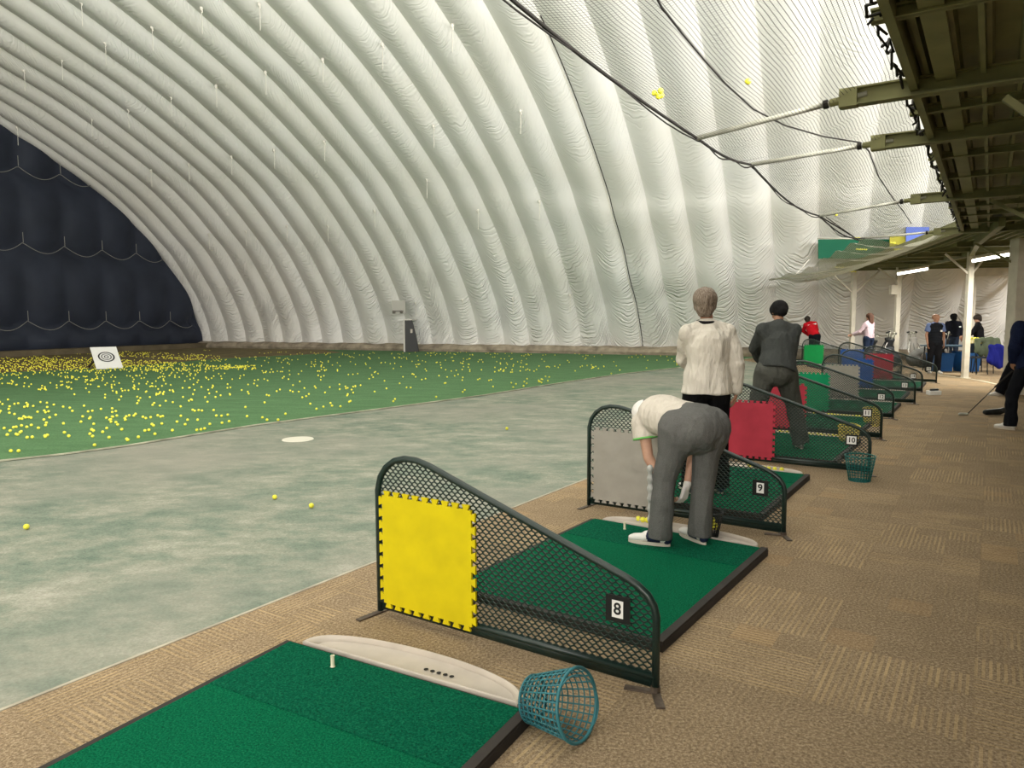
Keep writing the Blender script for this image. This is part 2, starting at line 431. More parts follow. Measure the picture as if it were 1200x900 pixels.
def build_dome():
    vs = []; fs = []; uv = []
    NS = 12; cols = []
    for i in range(len(seams)-1):
        ta, tb = seams[i], seams[i+1]
        for k in range(NS+(1 if i == len(seams)-2 else 0)):
            s = k/NS; cols.append((ta+(tb-ta)*s, i+s, s, abs(tb-ta)))
    for (t, idx, s, w) in cols:
        P = prof_at(t); acc = 0
        # convex cushion bulging inwards
        bul = .19*w*(max(0, sin(pi*s**1.4)))**.72
        for j in range(NP+1):
            u, z = P[j]
            a = P[max(0, j-1)]; b = P[min(NP, j+1)]
            tu, tz = b[0]-a[0], b[1]-a[1]; l = hypot(tu, tz) or 1
            nu, nz = -tz/l, tu/l          # inward normal candidate
            if nu*(0-u)+nz*(2-z) < 0: nu, nz = -nu, -nz
            if j: acc += hypot(u-P[j-1][0], z-P[j-1][1])
            e = min(1, acc/.5) if acc < .5 else 1
            e = sqrt(max(0, 1-(1-min(1, acc/.45))**2))*.85+.15
            L2 = bul*e
            vs.append(dome(t, u+nu*L2, z+nz*L2)); uv.append((idx, acc))
    m = NP+1
    for i in range(len(cols)-1):
        for j in range(NP): fs.append((i*m+j, i*m+j+1, (i+1)*m+j+1, (i+1)*m+j))
    me = bpy.data.meshes.new('wall_dome'); me.from_pydata([tuple(v) for v in vs], [], fs)
    ul = me.uv_layers.new(name='UVMap')
    for p in me.polygons:
        p.use_smooth = True
        for li, vi in zip(p.loop_indices, p.vertices): ul.data[li].uv = uv[vi]
    # crease the seams
    bm = bmesh.new(); bm.from_mesh(me); bm.verts.ensure_lookup_table()
    for e in bm.edges:
        a, b = e.verts[0].index, e.verts[1].index
        if a//m == b//m and (a//m) % NS == 0: e.smooth = False
    bm.to_mesh(me); bm.free()
    m_ = mat('white_dome_membrane', (.78, .77, .74), .6, spec=.25); nb = NB(m_)
    uvn = nb.node('ShaderNodeUVMap').outputs[0]; sp = nb.node('ShaderNodeSeparateXYZ'); nb.L.new(uvn, sp.inputs[0])
    U, W = sp.outputs[0], sp.outputs[1]
    s = nb.math('SUBTRACT', nb.math('FRACT', U), .5)
    cell = nb.math('FLOOR', U)
    wn = nb.node('ShaderNodeTexWhiteNoise', noise_dimensions='1D'); nb.L.new(cell, wn.inputs['W']); rnd = wn.outputs[0]
    # sagging wrinkles: crescents whose lowest point shifts from cushion to cushion
    cv = nb.node('ShaderNodeCombineXYZ'); nb.L.new(U, cv.inputs[0]); nb.L.new(nb.math('MULTIPLY', W, .33), cv.inputs[1]); nb.L.new(cell, cv.inputs[2])
    warp = nb.noise(cv.outputs[0], 1.1, 3)
    slant = nb.math('MULTIPLY', nb.math('SUBTRACT', rnd, .5), 2.6)
    ph = nb.math('SUBTRACT', W, nb.math('MULTIPLY', nb.math('MULTIPLY', s, s), 2.2))
    ph = nb.math('ADD', ph, nb.math('MULTIPLY', s, slant))
    ph = nb.math('ADD', ph, nb.math('MULTIPLY', warp, 1.7))
    w1 = nb.math('SINE', nb.math('MULTIPLY', ph, 34)); w2 = nb.math('SINE', nb.math('MULTIPLY', ph, 57))
    w1 = nb.math('POWER', nb.math('MULTIPLY', nb.math('ADD', w1, 1), .5), 2.5)
    cv2 = nb.node('ShaderNodeCombineXYZ'); nb.L.new(nb.math('MULTIPLY', U, 1.5), cv2.inputs[0]); nb.L.new(nb.math('MULTIPLY', W, .55), cv2.inputs[1])
    patch = nb.math('MULTIPLY', nb.math('SUBTRACT', nb.noise(cv2.outputs[0], 1.3, 3), .36), 3.0)
    patch = nb.math('MINIMUM', nb.math('MAXIMUM', patch, 0), 1)
    low = nb.math('MINIMUM', 1, nb.math('ADD', .2, nb.math('MAXIMUM', 0, nb.math('SUBTRACT', 1.0, nb.math('MULTIPLY', W, .14)))))
    h = nb.math('MULTIPLY', nb.math('ADD', w1, nb.math('MULTIPLY', w2, .3)), nb.math('MULTIPLY', patch, low))
    tc = nb.node('ShaderNodeTexCoord').outputs['Object']
    h = nb.math('ADD', h, nb.math('MULTIPLY', nb.noise(tc, 1.6, 3), .25))
    nb.bump(h, .75, .06)
    c = nb.ramp(nb.noise(tc, .35, 4), [(.3, (.76, .75, .70)), (.7, (.83, .83, .81))])
    c = nb.mix(nb.math('MULTIPLY', nb.math('GREATER_THAN', .25, W), .25), c, (.45, .40, .34))
    nb.L.new(c, nb.b.inputs['Base Color'])
    me.materials.append(m_); o = link('wall_dome', me); o['kind'] = 'structure'; return m_
M['dome'] = build_dome()
# service wall closing the dome behind the camera
mb = MB(); P = prof_at(-20); m_end = seams[-1]
mb.add([dome(m_end+.0, u, z) for u, z in P], [tuple(range(len(P)))])
struct('wall_back', mb, M['dome'])
# dark blue end wall: quilted vertical cushions with scalloped seam rows
P = prof_at(33.4)
def end_h(u):
    for (a, b) in zip(P, P[1:]):
        if b[0] <= u <= a[0]: return a[1]+(b[1]-a[1])*((a[0]-u)/(a[0]-b[0]+1e-9))
    return 0
levels = [0, 1.55, 5.0, 8.3, 11.6, 15]
def build_end():
    mb = MB(); us = []; W_ = 1.9; n = int(58/ (W_/8)); nz = 60
    for i in range(n+1):
        u = 31-58*i/n
        hmax = end_h(min(30.85, max(-26.9, u)))
        s = (u % W_)/W_
        for j in range(nz+1):
            z = hmax*j/nz
            # scalloped rows: levels sag between the ties
            sag = .42*sin(pi*s)
            off = 0
            for k in range(len(levels)-1):
                lo, hi = levels[k]-(sag if k else 0), levels[k+1]-sag
                if lo <= z < hi:
                    f = (z-lo)/(hi-lo); off = (sin(pi*f)**.55)*(.26+.22*sin(pi*s)**.7)
            mb.v.append(tuple(dome(33.3-off, u, z)))
    for i in range(n):
        for j in range(nz): mb.f.append((i*(nz+1)+j, i*(nz+1)+j+1, (i+1)*(nz+1)+j+1, (i+1)*(nz+1)+j))
    return mb
mb = build_end()
struct('wall_far', mb, mat('navy_vinyl', (.028, .034, .052), .6, vary=.22, vscale=.6, bump=.3, bscale=3, spec=.25), smooth=True)
# scallop cords
lc = 0
for k in (1, 2, 3):
    mb = MB(); u = 29.9 if k == 1 else (28.2 if k == 2 else 24.3)
    W_ = 1.9; base = floor(u/W_)*W_
    pts = []
    uu = u
    while uu > 8:
        s = (uu % W_)/W_
        z = levels[k]-.42*sin(pi*s)
        pts.append(dome(32.95-.12*sin(pi*s), uu, z)); uu -= .12
    mb.tube(pts, .014, 4)
    q = base
    while q > 8:
        mb.tube([dome(32.9, q, levels[k]+.0), dome(32.9, q, levels[k]+.45)], .014, 4); q -= W_
    o = obj('scallop_cord', mb, mat('grey_cord', (.26, .26, .24), .8))
    tag(o, ['lowest scalloped grey cord across the dark end wall', 'middle scalloped grey cord across the dark end wall', 'top scalloped grey cord across the dark end wall'][k-1], 'cord')
# kerb along the wall
mb = MB()
t = -24
while t < 33:
    t2 = min(33, t+1.0)
    pr = [(30.95, 0), (30.28, 0), (30.22+.03*sin(t*3), .12), (30.33, .26+.03*sin(t*1.7)), (30.6, .34+.03*sin(t*2.3)), (30.95, .36)]
    pr2 = [(30.95, 0), (30.28, 0), (30.22+.03*sin(t2*3), .12), (30.33, .26+.03*sin(t2*1.7)), (30.6, .34+.03*sin(t2*2.3)), (30.95, .36)]
    vs = [dome(t, u, z) for u, z in pr]+[dome(t2, u, z) for u, z in pr2]; n = 6
    mb.add(vs, [(i, i+1, n+i+1, n+i) for i in range(n-1)]+[(0, 1, 2, 3, 4, 5), (11, 10, 9, 8, 7, 6)])
    t = t2
struct('baseboard_dome', mb, M['kerbm'])
mb = MB(); mb.box(dome(32.6, 5, .13), (.7, 52, .26), (TV, NV, V((0, 0, 1))))
struct('baseboard_far', mb, mat('far_kerb', (.13, .105, .065), .9, vary=.3, vscale=1.5))
# covered roll by the far wall
pA = G(-120, 411); pB = G(88, 411); dd = (pB-pA).normalized(); nn = V((-dd.y, dd.x, 0))
mb = MB(); k = [(0, 0), (.1, .35), (.3, .58), (.9, .62), (1.3, .4), (1.4, 0)]
vs = [pA+nn*y+V((0, 0, z)) for y, z in k]+[pB+nn*y+V((0, 0, z)) for y, z in k]
mb.add(vs, [(i, i+1, 7+i, 6+i) for i in range(5)]+[(0, 1, 2, 3, 4, 5), (11, 10, 9, 8, 7, 6)])
tag(obj('tarpaulin_roll', mb, mat('brown_tarpaulin', (.14, .10, .07), .85, vary=.35, vscale=1.5, bump=.5, bscale=3)), 'long brown covered bundle lying before the dark end wall', 'tarpaulin')
# dark cable and white sleeve running up one dome seam
def dome_line(t, off, u_lo=None, n0=0, n1=46):
    P = prof_at(t); out = []
    for j in range(n0, n1):
        a = P[max(0, j-1)]; b = P[j+1]; tu, tz = b[0]-a[0], b[1]-a[1]; l = hypot(tu, tz); nu, nz = -tz/l, tu/l
        if nu*(0-P[j][0])+nz*(2-P[j][1]) < 0: nu, nz = -nu, -nz
        out.append(dome(t, P[j][0]+nu*off, P[j][1]+nz*off))
    return out
mb = MB(); mb.tube(dome_line(7.55, .05, n0=2), .014, 6); cab = obj('seam_cable', mb, M['rope'], smooth=True)
tag(cab, 'black cable running up a seam of the white dome', 'cable')
mb = MB(); mb.tube(dome_line(7.64, .05, n0=2), .022, 6); obj('cable_sleeve', mb, M['wrope'], cab, True)
# emergency door low in the dome wall
def dome_hit(px, py, off=.3):
    r = ray(px, py); best = None; prev = None
    for i in range(400, 6000):
        d = i*.01
        p = V((0, 0, H))+r*d
        t = p.dot(TV); u = p.dot(NV); P = prof_at(t)
        zz = None
        for a, b in zip(P, P[1:]):
            if b[0] <= u <= a[0]: zz = a[1]+(b[1]-a[1])*((a[0]-u)/(a[0]-b[0]+1e-9)); break
        if zz is None or p.z > zz: return V((0, 0, H))+r*(d-off)
    return None
t0 = 19.0
mb = MB(); DW = .62
pr = [(0, 0), (DW, 0), (DW-.12, .75), (DW-.3, 1.5), (0, 1.5)]
DP = G(475, 412.5); ux = V((DP.x, DP.y, 0)).normalized(); ux = V((ux.y, -ux.x, 0))
def dfn(off): return lambda x, y, z: DP+ux*x+V((0, 0, y))+NV*(z+off)
mb.prism(pr, 0, .06, dfn(.0)); o = struct('door_1', mb, mat('dark_grey_door', (.035, .035, .035), .5))
mb = MB(); mb.prism([(-.06, -0), (0, 0), (0, 1.5), (DW-.28, 1.5), (DW-.28, 1.56), (-.06, 1.56)], -.04, .5, dfn(0)); obj('door_frame', mb, mat('door_frame_white', (.62, .6, .55), .6), o)
mb = MB(); mb.prism([(.27, .9), (.36, .9), (.36, 1.08), (.27, 1.08)], -.03, 0, dfn(0)); obj('door_plate', mb, M['tray'], o)
hb = atY(467, 360, DP.y-.3)
mb = MB(); mb.box(hb, (.62, .35, .62), (ux, V((-ux.y, ux.x, 0)), V((0, 0, 1)))); hd = tag(obj('vent_hood', mb, mat('hood_grey', (.42, .41, .37), .7)), 'pale grey box hood on the dome wall above the dark door', 'vent')
mb = MB()
for s_ in (-.17, .17): mb.ball(hb+ux*s_+V((0, -.25, -.22)), .075)
mb.bar(hb+ux*-.25+V((0, -.2, -.18)), hb+ux*.25+V((0, -.2, -.18)), .06, .05); fx = obj('emergency_lamp', mb, mat('lamp_dark', (.15, .14, .12), .5)); tag(fx, 'twin-headed emergency lamp under the grey hood', 'lamp')
# white ties along the ribs
ties = [(28, 83), (72, 69), (123, 50), (178, 32), (236, 10), (304, 5), (107, 138), (150, 128), (200, 113), (253, 101), (311, 85), (378, 70),
        (177, 200), (221, 193), (271, 184), (321, 176), (380, 166), (508, 148), (610, 130), (245, 275), (288, 271), (336, 265), (384, 264), (439, 247), (560, 247), (632, 236),
        (487, 355), (601, 350), (668, 346), (542, 352), (448, 52), (530, 30), (95, 2), (20, 150), (500, 210)]
tb = None
for (px, py) in ties:
    p = dome_hit(px, py, .38)
    if p is None: continue
    if tb is None:
        mb = MB(); mb.ball((0, 0, 0), .055, 8, 6, (1, 1, 1.2)); mb.cap((0, 0, 0), .03, (.03, 0, -.1), .02, 6)
        tb = link('rib_tie', mb.mesh('rib_tie', M['wrope'], True)); o = tb
        mb = MB(); mb.tube([(0, 0, -.05), (.01, 0, -.3), (0, 0, -.72)], .011, 4)
        cd = obj('cord', mb, M['wrope'], tb)
    else:
        o = dup(tb, (0, 0, 0), 0)
    o.location = p
    tag(o, 'small white knotted tie with a hanging cord on a dome rib', 'tie', 'white ties along the dome ribs')

# ================================================================== BAYS
L_ = 1.57
out_c = [(0, .0), (0, .30)]
def arc(cx, cy, rx, ry, a0, a1, n): return [(cx+rx*cos(radians(a0+(a1-a0)*i/n)), cy+ry*sin(radians(a0+(a1-a0)*i/n))) for i in range(n+1)]
# outline, x from the low end (0) to the tall end (L_)
top = [(0, 0), (0, .33), (.012, .375), (.04, .415), (.085, .447), (.14, .472)]
top += [(.14+(1.22-.14)*i/10, .472+(.835-.472)*i/10) for i in range(1, 11)]
top += [(1.30, .852), (1.38, .853), (1.45, .835), (1.51, .795), (1.55, .74), (L_, .67), (L_, 0)]
ins = [(x, z) for x, z in top[1:-1]]
def top_at(x):
    best = 0
    for a, b in zip(top, top[1:]):
        if min(a[0], b[0]) <= x <= max(a[0], b[0]) and abs(a[0]-b[0]) > 1e-6:
            best = max(best, a[1]+(b[1]-a[1])*(x-a[0])/(b[0]-a[0]))
    return best
def inside(x, z): return .004 < x < L_-.004 and .065 < z < top_at(x)-.004
frame = MB(); frame.tube([V((x, 0, z)) for x, z in top], .0175, 8)
frame.tube([V((0, 0, .07)), V((L_, 0, .07))], .017, 8); frame.box((L_/2, 0, .048), (L_, .012, .05))
me_frame = frame.mesh('frame', M['frame_green'], True)
grid = MB(); px_, rs, amp = .037, .0175, .0052
nx = int(L_/(px_/2))+1; nz = int(.86/rs)+1
def zz(i, j): return .07+j*rs+(amp if (i+j) % 2 else -amp)
def strand(p, q, w=.0066, d=.005):
    a = V((p[0], 0, p[1])); b = V((q[0], 0, q[1])); T = (b-a).normalized(); Nn = V((-T.z, 0, T.x))*(w/2); D = V((0, d/2, 0))
    grid.add([a+Nn+D, a-Nn+D, a-Nn-D, a+Nn-D, b+Nn+D, b-Nn+D, b-Nn-D, b+Nn-D], [(0, 1, 5, 4), (1, 2, 6, 5), (2, 3, 7, 6), (3, 0, 4, 7)])
for j in range(nz):
    for i in range(nx):
        x0, x1 = i*px_/2, (i+1)*px_/2; a = (x0, zz(i, j)); b = (x1, zz(i+1, j))
        if inside((x0+x1)/2, (a[1]+b[1])/2): strand(a, b)
        if (i+j) % 2 and inside(x0, a[1]+.003): strand((x0, a[1]-.001), (x0, zz(i, j+1)+.001), .0075)
me_grid = grid.mesh('mesh_panel', M['frame_green'])
# interlocking foam tile with dovetail teeth
def tile_outline(S=.59, n=9, th=.018):
    pts = []
    def side(p, d, nrm):
        w = S/n
        for k in range(n):
            if k % 1 == 0:
                c = p+d*(w*(k+.5))
                pts.append(c-d*(w*.18)); pts.append(c-d*(w*.32)+nrm*th); pts.append(c+d*(w*.32)+nrm*th); pts.append(c+d*(w*.18))
        pts.append(p+d*S)
    X = V((1, 0)); Y = V((0, 1))
    side(V((0, 0)), X, -Y); side(V((S, 0)), Y, X); side(V((S, S)), -X, Y); side(V((0, S)), -Y, -X)
    return [(p.x, p.y) for p in pts]
tl = tile_outline()
def tile_mesh(name, m):
    mb = MB(); S = .578; n = 9; th = .024; x0, z0 = .932, .075; ya, yb = -.024, -.036
    f = lambda x, z, y: V((x0+x, y, z0+z))
    mb.prism([(0, 0), (S, 0), (S, S), (0, S)], ya, yb, f)
    w = S/n
    for k in range(n):
        c = w*(k+.5); q = [(c-w*.2, 0), (c-w*.36, -th), (c+w*.36, -th), (c+w*.2, 0)]
        mb.prism(q, ya, yb, f); mb.prism([(x, S-y) for x, y in q], ya, yb, f)
        mb.prism([(y, x) for x, y in q], ya, yb, f); mb.prism([(S-y, x) for x, y in q], ya, yb, f)
    return mb.mesh('foam_tile', m)
TC = {'yellow': (.60, .49, .0), 'grey': (.30, .285, .25), 'red': (.42, .035, .06), 'green': (.0, .24, .10), 'blue': (.02, .085, .32), 'green2': (.0, .22, .05)}
tiles = {k: tile_mesh(k, mat(k+'_foam', c, .8, vary=.07, vscale=9, bump=.05, bscale=150)) for k, c in TC.items()}
foot_r = MB()
for a_, l_ in ((60, .115), (-122, .13), (-15, .13)):
    d = V((cos(radians(a_)), sin(radians(a_)), 0)); foot_r.bar(V((0, 0, .005)), d*l_+V((0, 0, .005)), .036, .007)
foot_r.tube([V((0, 0, 0)), V((0, 0, .03))], .022, 8)
me_fr = foot_r.mesh('base_plate', M['steel'])
foot_l = MB(); foot_l.bar(V((L_-.02, .09, .005)), V((L_+.01, -.16, .005)), .035, .007); me_fl = foot_l.mesh('base_plate', M['steel'])
plateb = MB(); plateb.box((.165, -.022, .335), (.112, .006, .115)); me_pb = plateb.mesh('number_plate', M['plate_black'])
platew = MB(); platew.box((.165, -.026, .335), (.052, .002, .075)); me_pw = platew.mesh('number_label', M['plate_white'])
platew = MB(); platew.box((.165, -.026, .335), (.088, .002, .08)); me_pw2 = platew.mesh('number_label', M['plate_white'])
def text_mesh(s, size, m):
    cu = bpy.data.curves.new('t', 'FONT'); cu.body = s; cu.size = size; cu.align_x = 'CENTER'; cu.align_y = 'CENTER'; cu.extrude = .0006
    cu.offset = .0012
    o = bpy.data.objects.new('t', cu); C.objects.link(o); dg = bpy.context.evaluated_depsgraph_get()
    me = bpy.data.meshes.new_from_object(o.evaluated_get(dg)); bpy.data.objects.remove(o); me.materials.clear(); me.materials.append(m); return me
def divider(right, qdir, color, num, label):
    # local +x along qdir, camera side = local -y
    rz = math.atan2(qdir.y, qdir.x)
    # want camera side (-RV) to be local -y ... local y = Rz*(0,1)
    y = V((-sin(rz), cos(rz), 0))
    flip = y.dot(RV) < 0
    t = thing('bay_divider', label, 'divider', right, rz, 'low mesh dividers between the hitting bays')
    sc = V((1, -1 if flip else 1, 1))
    def part(name, me):
        o = link(name, me, t); o.scale = sc; return o
    part('frame', me_frame); part('mesh_panel', me_grid); link_t = part('foam_tile', tiles[color]); link_t['label'] = color.rstrip('2')+' interlocking foam tile'
    part('base_plate', me_fr); part('base_plate', me_fl)
    if num:
        pb = part('number_plate', me_pb); pb['label'] = 'black number plate with white panel'
        pw = link('number_label', me_pw if len(num) == 1 else me_pw2, pb)
        tm = text_mesh(num, .072 if len(num) == 1 else .07, M['plate_black'])
        # text drawn facing the camera side, reading left to right from there: local x runs to camera-left, so mirror it
        o = link('number_digits', tm, pb)
        o.matrix_parent_inverse = Matrix.Identity(4)
        # map text x -> -x(local) , text y -> z , normal -> -y(camera side)
        o.matrix_local = Matrix(((-1, 0, 0, .165), (0, 0, 1 if True else -1, -.0285), (0, 1, 0, .335), (0, 0, 0, 1)))
    return t
# (right-post px, tile colour, number)
divs = [((768, 812), 'yellow', '8', 'mesh divider with the yellow tile and number 8, nearest the viewer'),
        ((918, 628), 'grey', '9', 'mesh divider with grey tile and number 9 behind the bending man'),
        ((1018, 556), 'red', '10', 'mesh divider with red tile and number 10 beside the teal basket'),
        ((1032, 515), 'red', '11', 'mesh divider with red tile and number 11 right of the man in a beanie'),
        ((1046, 491), 'green', '12', 'mesh divider with a teal green tile and number 12'),
        ((1071.5, 473.5), 'grey', '13', 'mesh divider with a pale grey tile and number 13'),
        ((1080, 460), 'blue', '14', 'mesh divider with blue tile and number 14, before the red-tiled one'),
        ((1097, 449), 'red', '15', 'mesh divider with red tile and number 15, nearest the man in the vest')]
DV = []
for i, (p, c, n, lab) in enumerate(divs):
    g = G(*p); q = QV
    DV.append((g, q)); divider(g, q, c, n, lab)
for (lx, ly, azd, c, lab) in [(9.15, 20.3, 22, 'blue', 'mesh divider with blue tile in front of the person in lilac'),
                              (9.45, 23.6, 8, 'green2', 'mesh divider with bright green tile in front of the person in red'),
                              (9.0, 25.7, 2, 'red', 'farthest mesh divider, its red tile beside the person in red')]:
    az = radians(azd); q = V((-cos(az), sin(az), 0)); right = V((lx, ly, 0))-q*L_
    DV.append((right, q)); divider(right, q, c, None, lab)

# ---- mats: local x along qdir (0 at the low end), local y along the row
MWd, MLn = 1.24, 1.66
def mat_thing():
    t = thing('hitting_mat', 'x', 'mat', (0, 0, 0))
    mb = MB(); r_ = .045
    mb.box((MWd/2, -MLn/2, .02), (MWd+2*r_, MLn+2*r_*.5, .04)); smooth_angle(obj('rubber_base', mb, M['rubber'], t))
    # raised border on the aisle and near sides
    mb = MB()
    mb.box((-.022, -MLn/2, .027), (.042, MLn+.04, .052)); mb.box((MWd/2, -MLn-.018, .025), (MWd+.04, .03, .048))
    obj('rubber_edge', mb, M['rubber'], t)
    mb = MB(); mb.box((MWd/2, -(.45+MLn)/2, .045), (MWd, MLn-.45, .012)); obj('turf_surface', mb, M['mat'], t)
    mb = MB(); mb.box((MWd/2, -.225, .0465), (MWd, .445, .013)); obj('hitting_strip', mb, M['strip'], t)
    return t
mat0 = mat_thing()
# half-moon ball tray: chord along x, bulging +y
def tray_mesh():
    W = 1.16; n = 28; rows = []
    def halfmoon(s, off, k=1): return None
    mb = MB()
    outer = []
    for i in range(n+1):
        a = pi*i/n; outer.append((W/2+W/2*cos(a), .205*sin(a)**.8))
    # rings: outer bottom, outer top, rim inner, dish
    def ring(scale, z, dy):
        return [V((W/2+(x-W/2)*scale, dy+(y)*(scale if scale > .99 else scale*.93), z)) for x, y in outer]
    R = [ring(1, .0, 0), ring(1, .05, 0), ring(.985, .056, .004), ring(.955, .05, .008), ring(.93, .028, .012), ring(.80, .022, .014), ring(.4, .02, .016)]
    for r_ in R: mb.v += [tuple(v) for v in r_]
    m = n+1
    for k in range(len(R)-1):
        for i in range(n): mb.f.append((k*m+i, k*m+i+1, (k+1)*m+i+1, (k+1)*m+i))
        # chord side
        mb.f.append((k*m+n, k*m, (k+1)*m, (k+1)*m+n))
    mb.f.append(tuple((len(R)-1)*m+i for i in range(m)))
    me = mb.mesh('dish', M['tray']); 
    return me
me_tray = tray_mesh()
def tray_thing():
    t = thing('ball_tray', 'x', 'tray', (0, 0, 0))
    o = link('dish', me_tray, t); smooth_angle(o, 50)
    mb = MB()
    for k in range(5):
        mb.lathe([(.0001, .0), (.011, .0)], 12, Matrix.Translation((.38+k*.034, .1+.0*k, .0245)))
    ho = obj('drain_hole', mb, M['tray_dark'], t); ho['kind'] = 'stuff'
    return t
tray0 = tray_thing()
def place_bay(i, first, aoff, boff, lab, tlab):
    g, q = DV[i]; rz = math.atan2(q.y, q.x); rdir = V((q.y, -q.x, 0))
    if rdir.dot(RV) < 0: rdir = -rdir
    # local y must be rdir: right handed check
    flip = V((-q.y, q.x, 0)).dot(rdir) < 0
    loc = g+q*boff+rdir*aoff
    return loc, rz, flip
# local frames are mirrored (x=q, y=row direction is left handed), so build with y negated
def fix_mirror(t):
    for ch in t.children: ch.scale = (1, -1, 1)
fix_mirror(mat0); fix_mirror(tray0)
c8a, c8b = G(610, 831, .05), G(347, 754, .05)
c9a, c9b = G(891, 642, .05), G(698, 608, .05)
mats = []
def put_mat(i, loc, q, lab):
    rz = math.atan2(q.y, q.x)
    if i == 0:
        mat0.location = loc; mat0.rotation_euler = (0, 0, rz); mat0['label'] = lab; mat0['group'] = 'green hitting mats'; return mat0
    return dup(mat0, loc, rz, lab, 'green hitting mats')
def put_tray(i, loc, q, lab):
    rz = math.atan2(q.y, q.x)
    if i == 0:
        tray0.location = loc; tray0.rotation_euler = (0, 0, rz); tray0['label'] = lab; tray0['group'] = 'half-moon ball trays'; return tray0
    return dup(tray0, loc, rz, lab, 'half-moon ball trays')
q8 = (c8b-c8a).normalized(); q8.z = 0; q9 = (c9b-c9a).normalized(); q9.z = 0
print('mat8', (c8b-c8a).length, 'mat9', (c9b-c9a).length)
def ground(v): return V((v.x, v.y, 0))
def rperp(q):
    r = V((q.y, -q.x, 0)); return r if r.dot(RV) > 0 else -r
MATPOS = []
for i in range(11):
    if i == 0: loc, q = ground(c8a), q8
    elif i == 1: loc, q = ground(c9a), q9
    elif i == 2: loc, q = ground(G(943, 556, .05)), QV
    else:
        g, q = DV[i]; loc = g+q*.22-rperp(q)*.42
    MATPOS.append((loc, q))
    nm = ['with no one on it, nearest the viewer', 'under the bending man', 'under the man in a white sweater', 'under the man in a black beanie'][i] if i < 4 else \
         ['before the teal-tiled divider 12', 'before the grey-tiled divider 13', 'before the blue-tiled divider 14', 'before the red-tiled divider 15', 'before the farther blue divider', 'before the bright green divider', 'before the farthest red divider'][i-4]
    put_mat(i, loc, q, 'green turf hitting mat with black rubber edge '+nm)
    tl_ = ['with five drain holes, nearest the viewer', 'behind the bending man holding yellow balls', 'full of yellow balls before the red-tiled divider 10', 'before the red-tiled divider 11 with a row of balls'][i] if i < 4 else \
          ['before the teal-tiled divider 12', 'before the grey-tiled divider 13', 'before the blue-tiled divider 14', 'before the red-tiled divider 15', 'before the farther blue divider', 'before the bright green divider', 'before the farthest red divider'][i-4]
    put_tray(i, loc+q*.03+rperp(q)*.03, q, 'half-moon grey plastic ball tray '+tl_)
def on_mat(i, x, y, z=0.0):
    loc, q = MATPOS[i]; return loc+q*x+rperp(q)*y+V((0, 0, z))
# rubber tees
for i, (p, lab) in enumerate([((390, 781), 'small ivory rubber tee standing on the nearest green mat'), ((732, 620), 'small ivory rubber tee on the mat of the bending man')]):
    mb = MB(); mb.lathe([(.0001, .0), (.011, 0), (.0085, .004), (.0085, .045), (.0095, .05), (.007, .05), (.006, .03), (.0001, .03)], 14)
    o = obj('rubber_tee', mb, M['white_rubber'], smooth=False); o.location = G(*p, .053); tag(o, lab, 'tee', 'rubber tees')

# ---- balls
mb = MB(); mb.ball((0, 0, 0), .0215, 20, 14); me_ball = mb.mesh('golf_ball', M['ball'], True)
mb = MB(); mb.ball((0, 0, 0), .0212, 8, 6); me_ballf = mb.mesh('golf_ball', M['ball_far'], True)
def ball(p, lab, group=None, far=False):
    o = link('golf_ball', me_ballf if far else me_ball); o.location = p; o.rotation_euler = (random.random()*6, random.random()*6, 0)
    return tag(o, lab, 'ball', group)
for p, lab in [((31, 619), 'yellow golf ball alone on the concrete at the left'), ((322, 584), 'left of two yellow balls on the concrete, further from the viewer'),
               ((365, 594), 'right of two yellow balls on the open concrete, nearer the viewer'), ((594, 503), 'lone yellow ball on the concrete above the divider, far right one')]:
    ball(G(*p)+V((0, 0, .012)), lab)
for k, x in enumerate((.93, .885, .84)):
    pass
for k, (px, py) in enumerate([(748, 608), (753.5, 609), (759, 609.5), (812, 618), (840, 622)]):
    p = G(px, py, .045); ball(p+V((0, 0, .0)), 'yellow ball resting in the grey tray behind the bending man', 'balls in the tray behind the bending man')
for k, (px, py) in enumerate([(878, 545), (884, 545.5), (891, 548), (896, 548.5), (901, 549), (908, 549.5), (916, 550)]):
    p = G(px, py, .045); ball(p, 'yellow ball in the tray before the red-tiled divider 10', 'balls in the tray before divider 10')
for k in range(16):
    ball(on_mat(3, .25+k*.047, .10+.03*sin(k*1.7), .045), 'yellow ball in the tray at the feet of the man in a beanie', 'balls in the tray at the beanie man')
for k in range(14):
    ball(on_mat(4, .2+k*.05, .10+.03*sin(k*1.7), .045), 'yellow ball in the tray before the teal-tiled divider', 'balls in the tray before the teal divider')
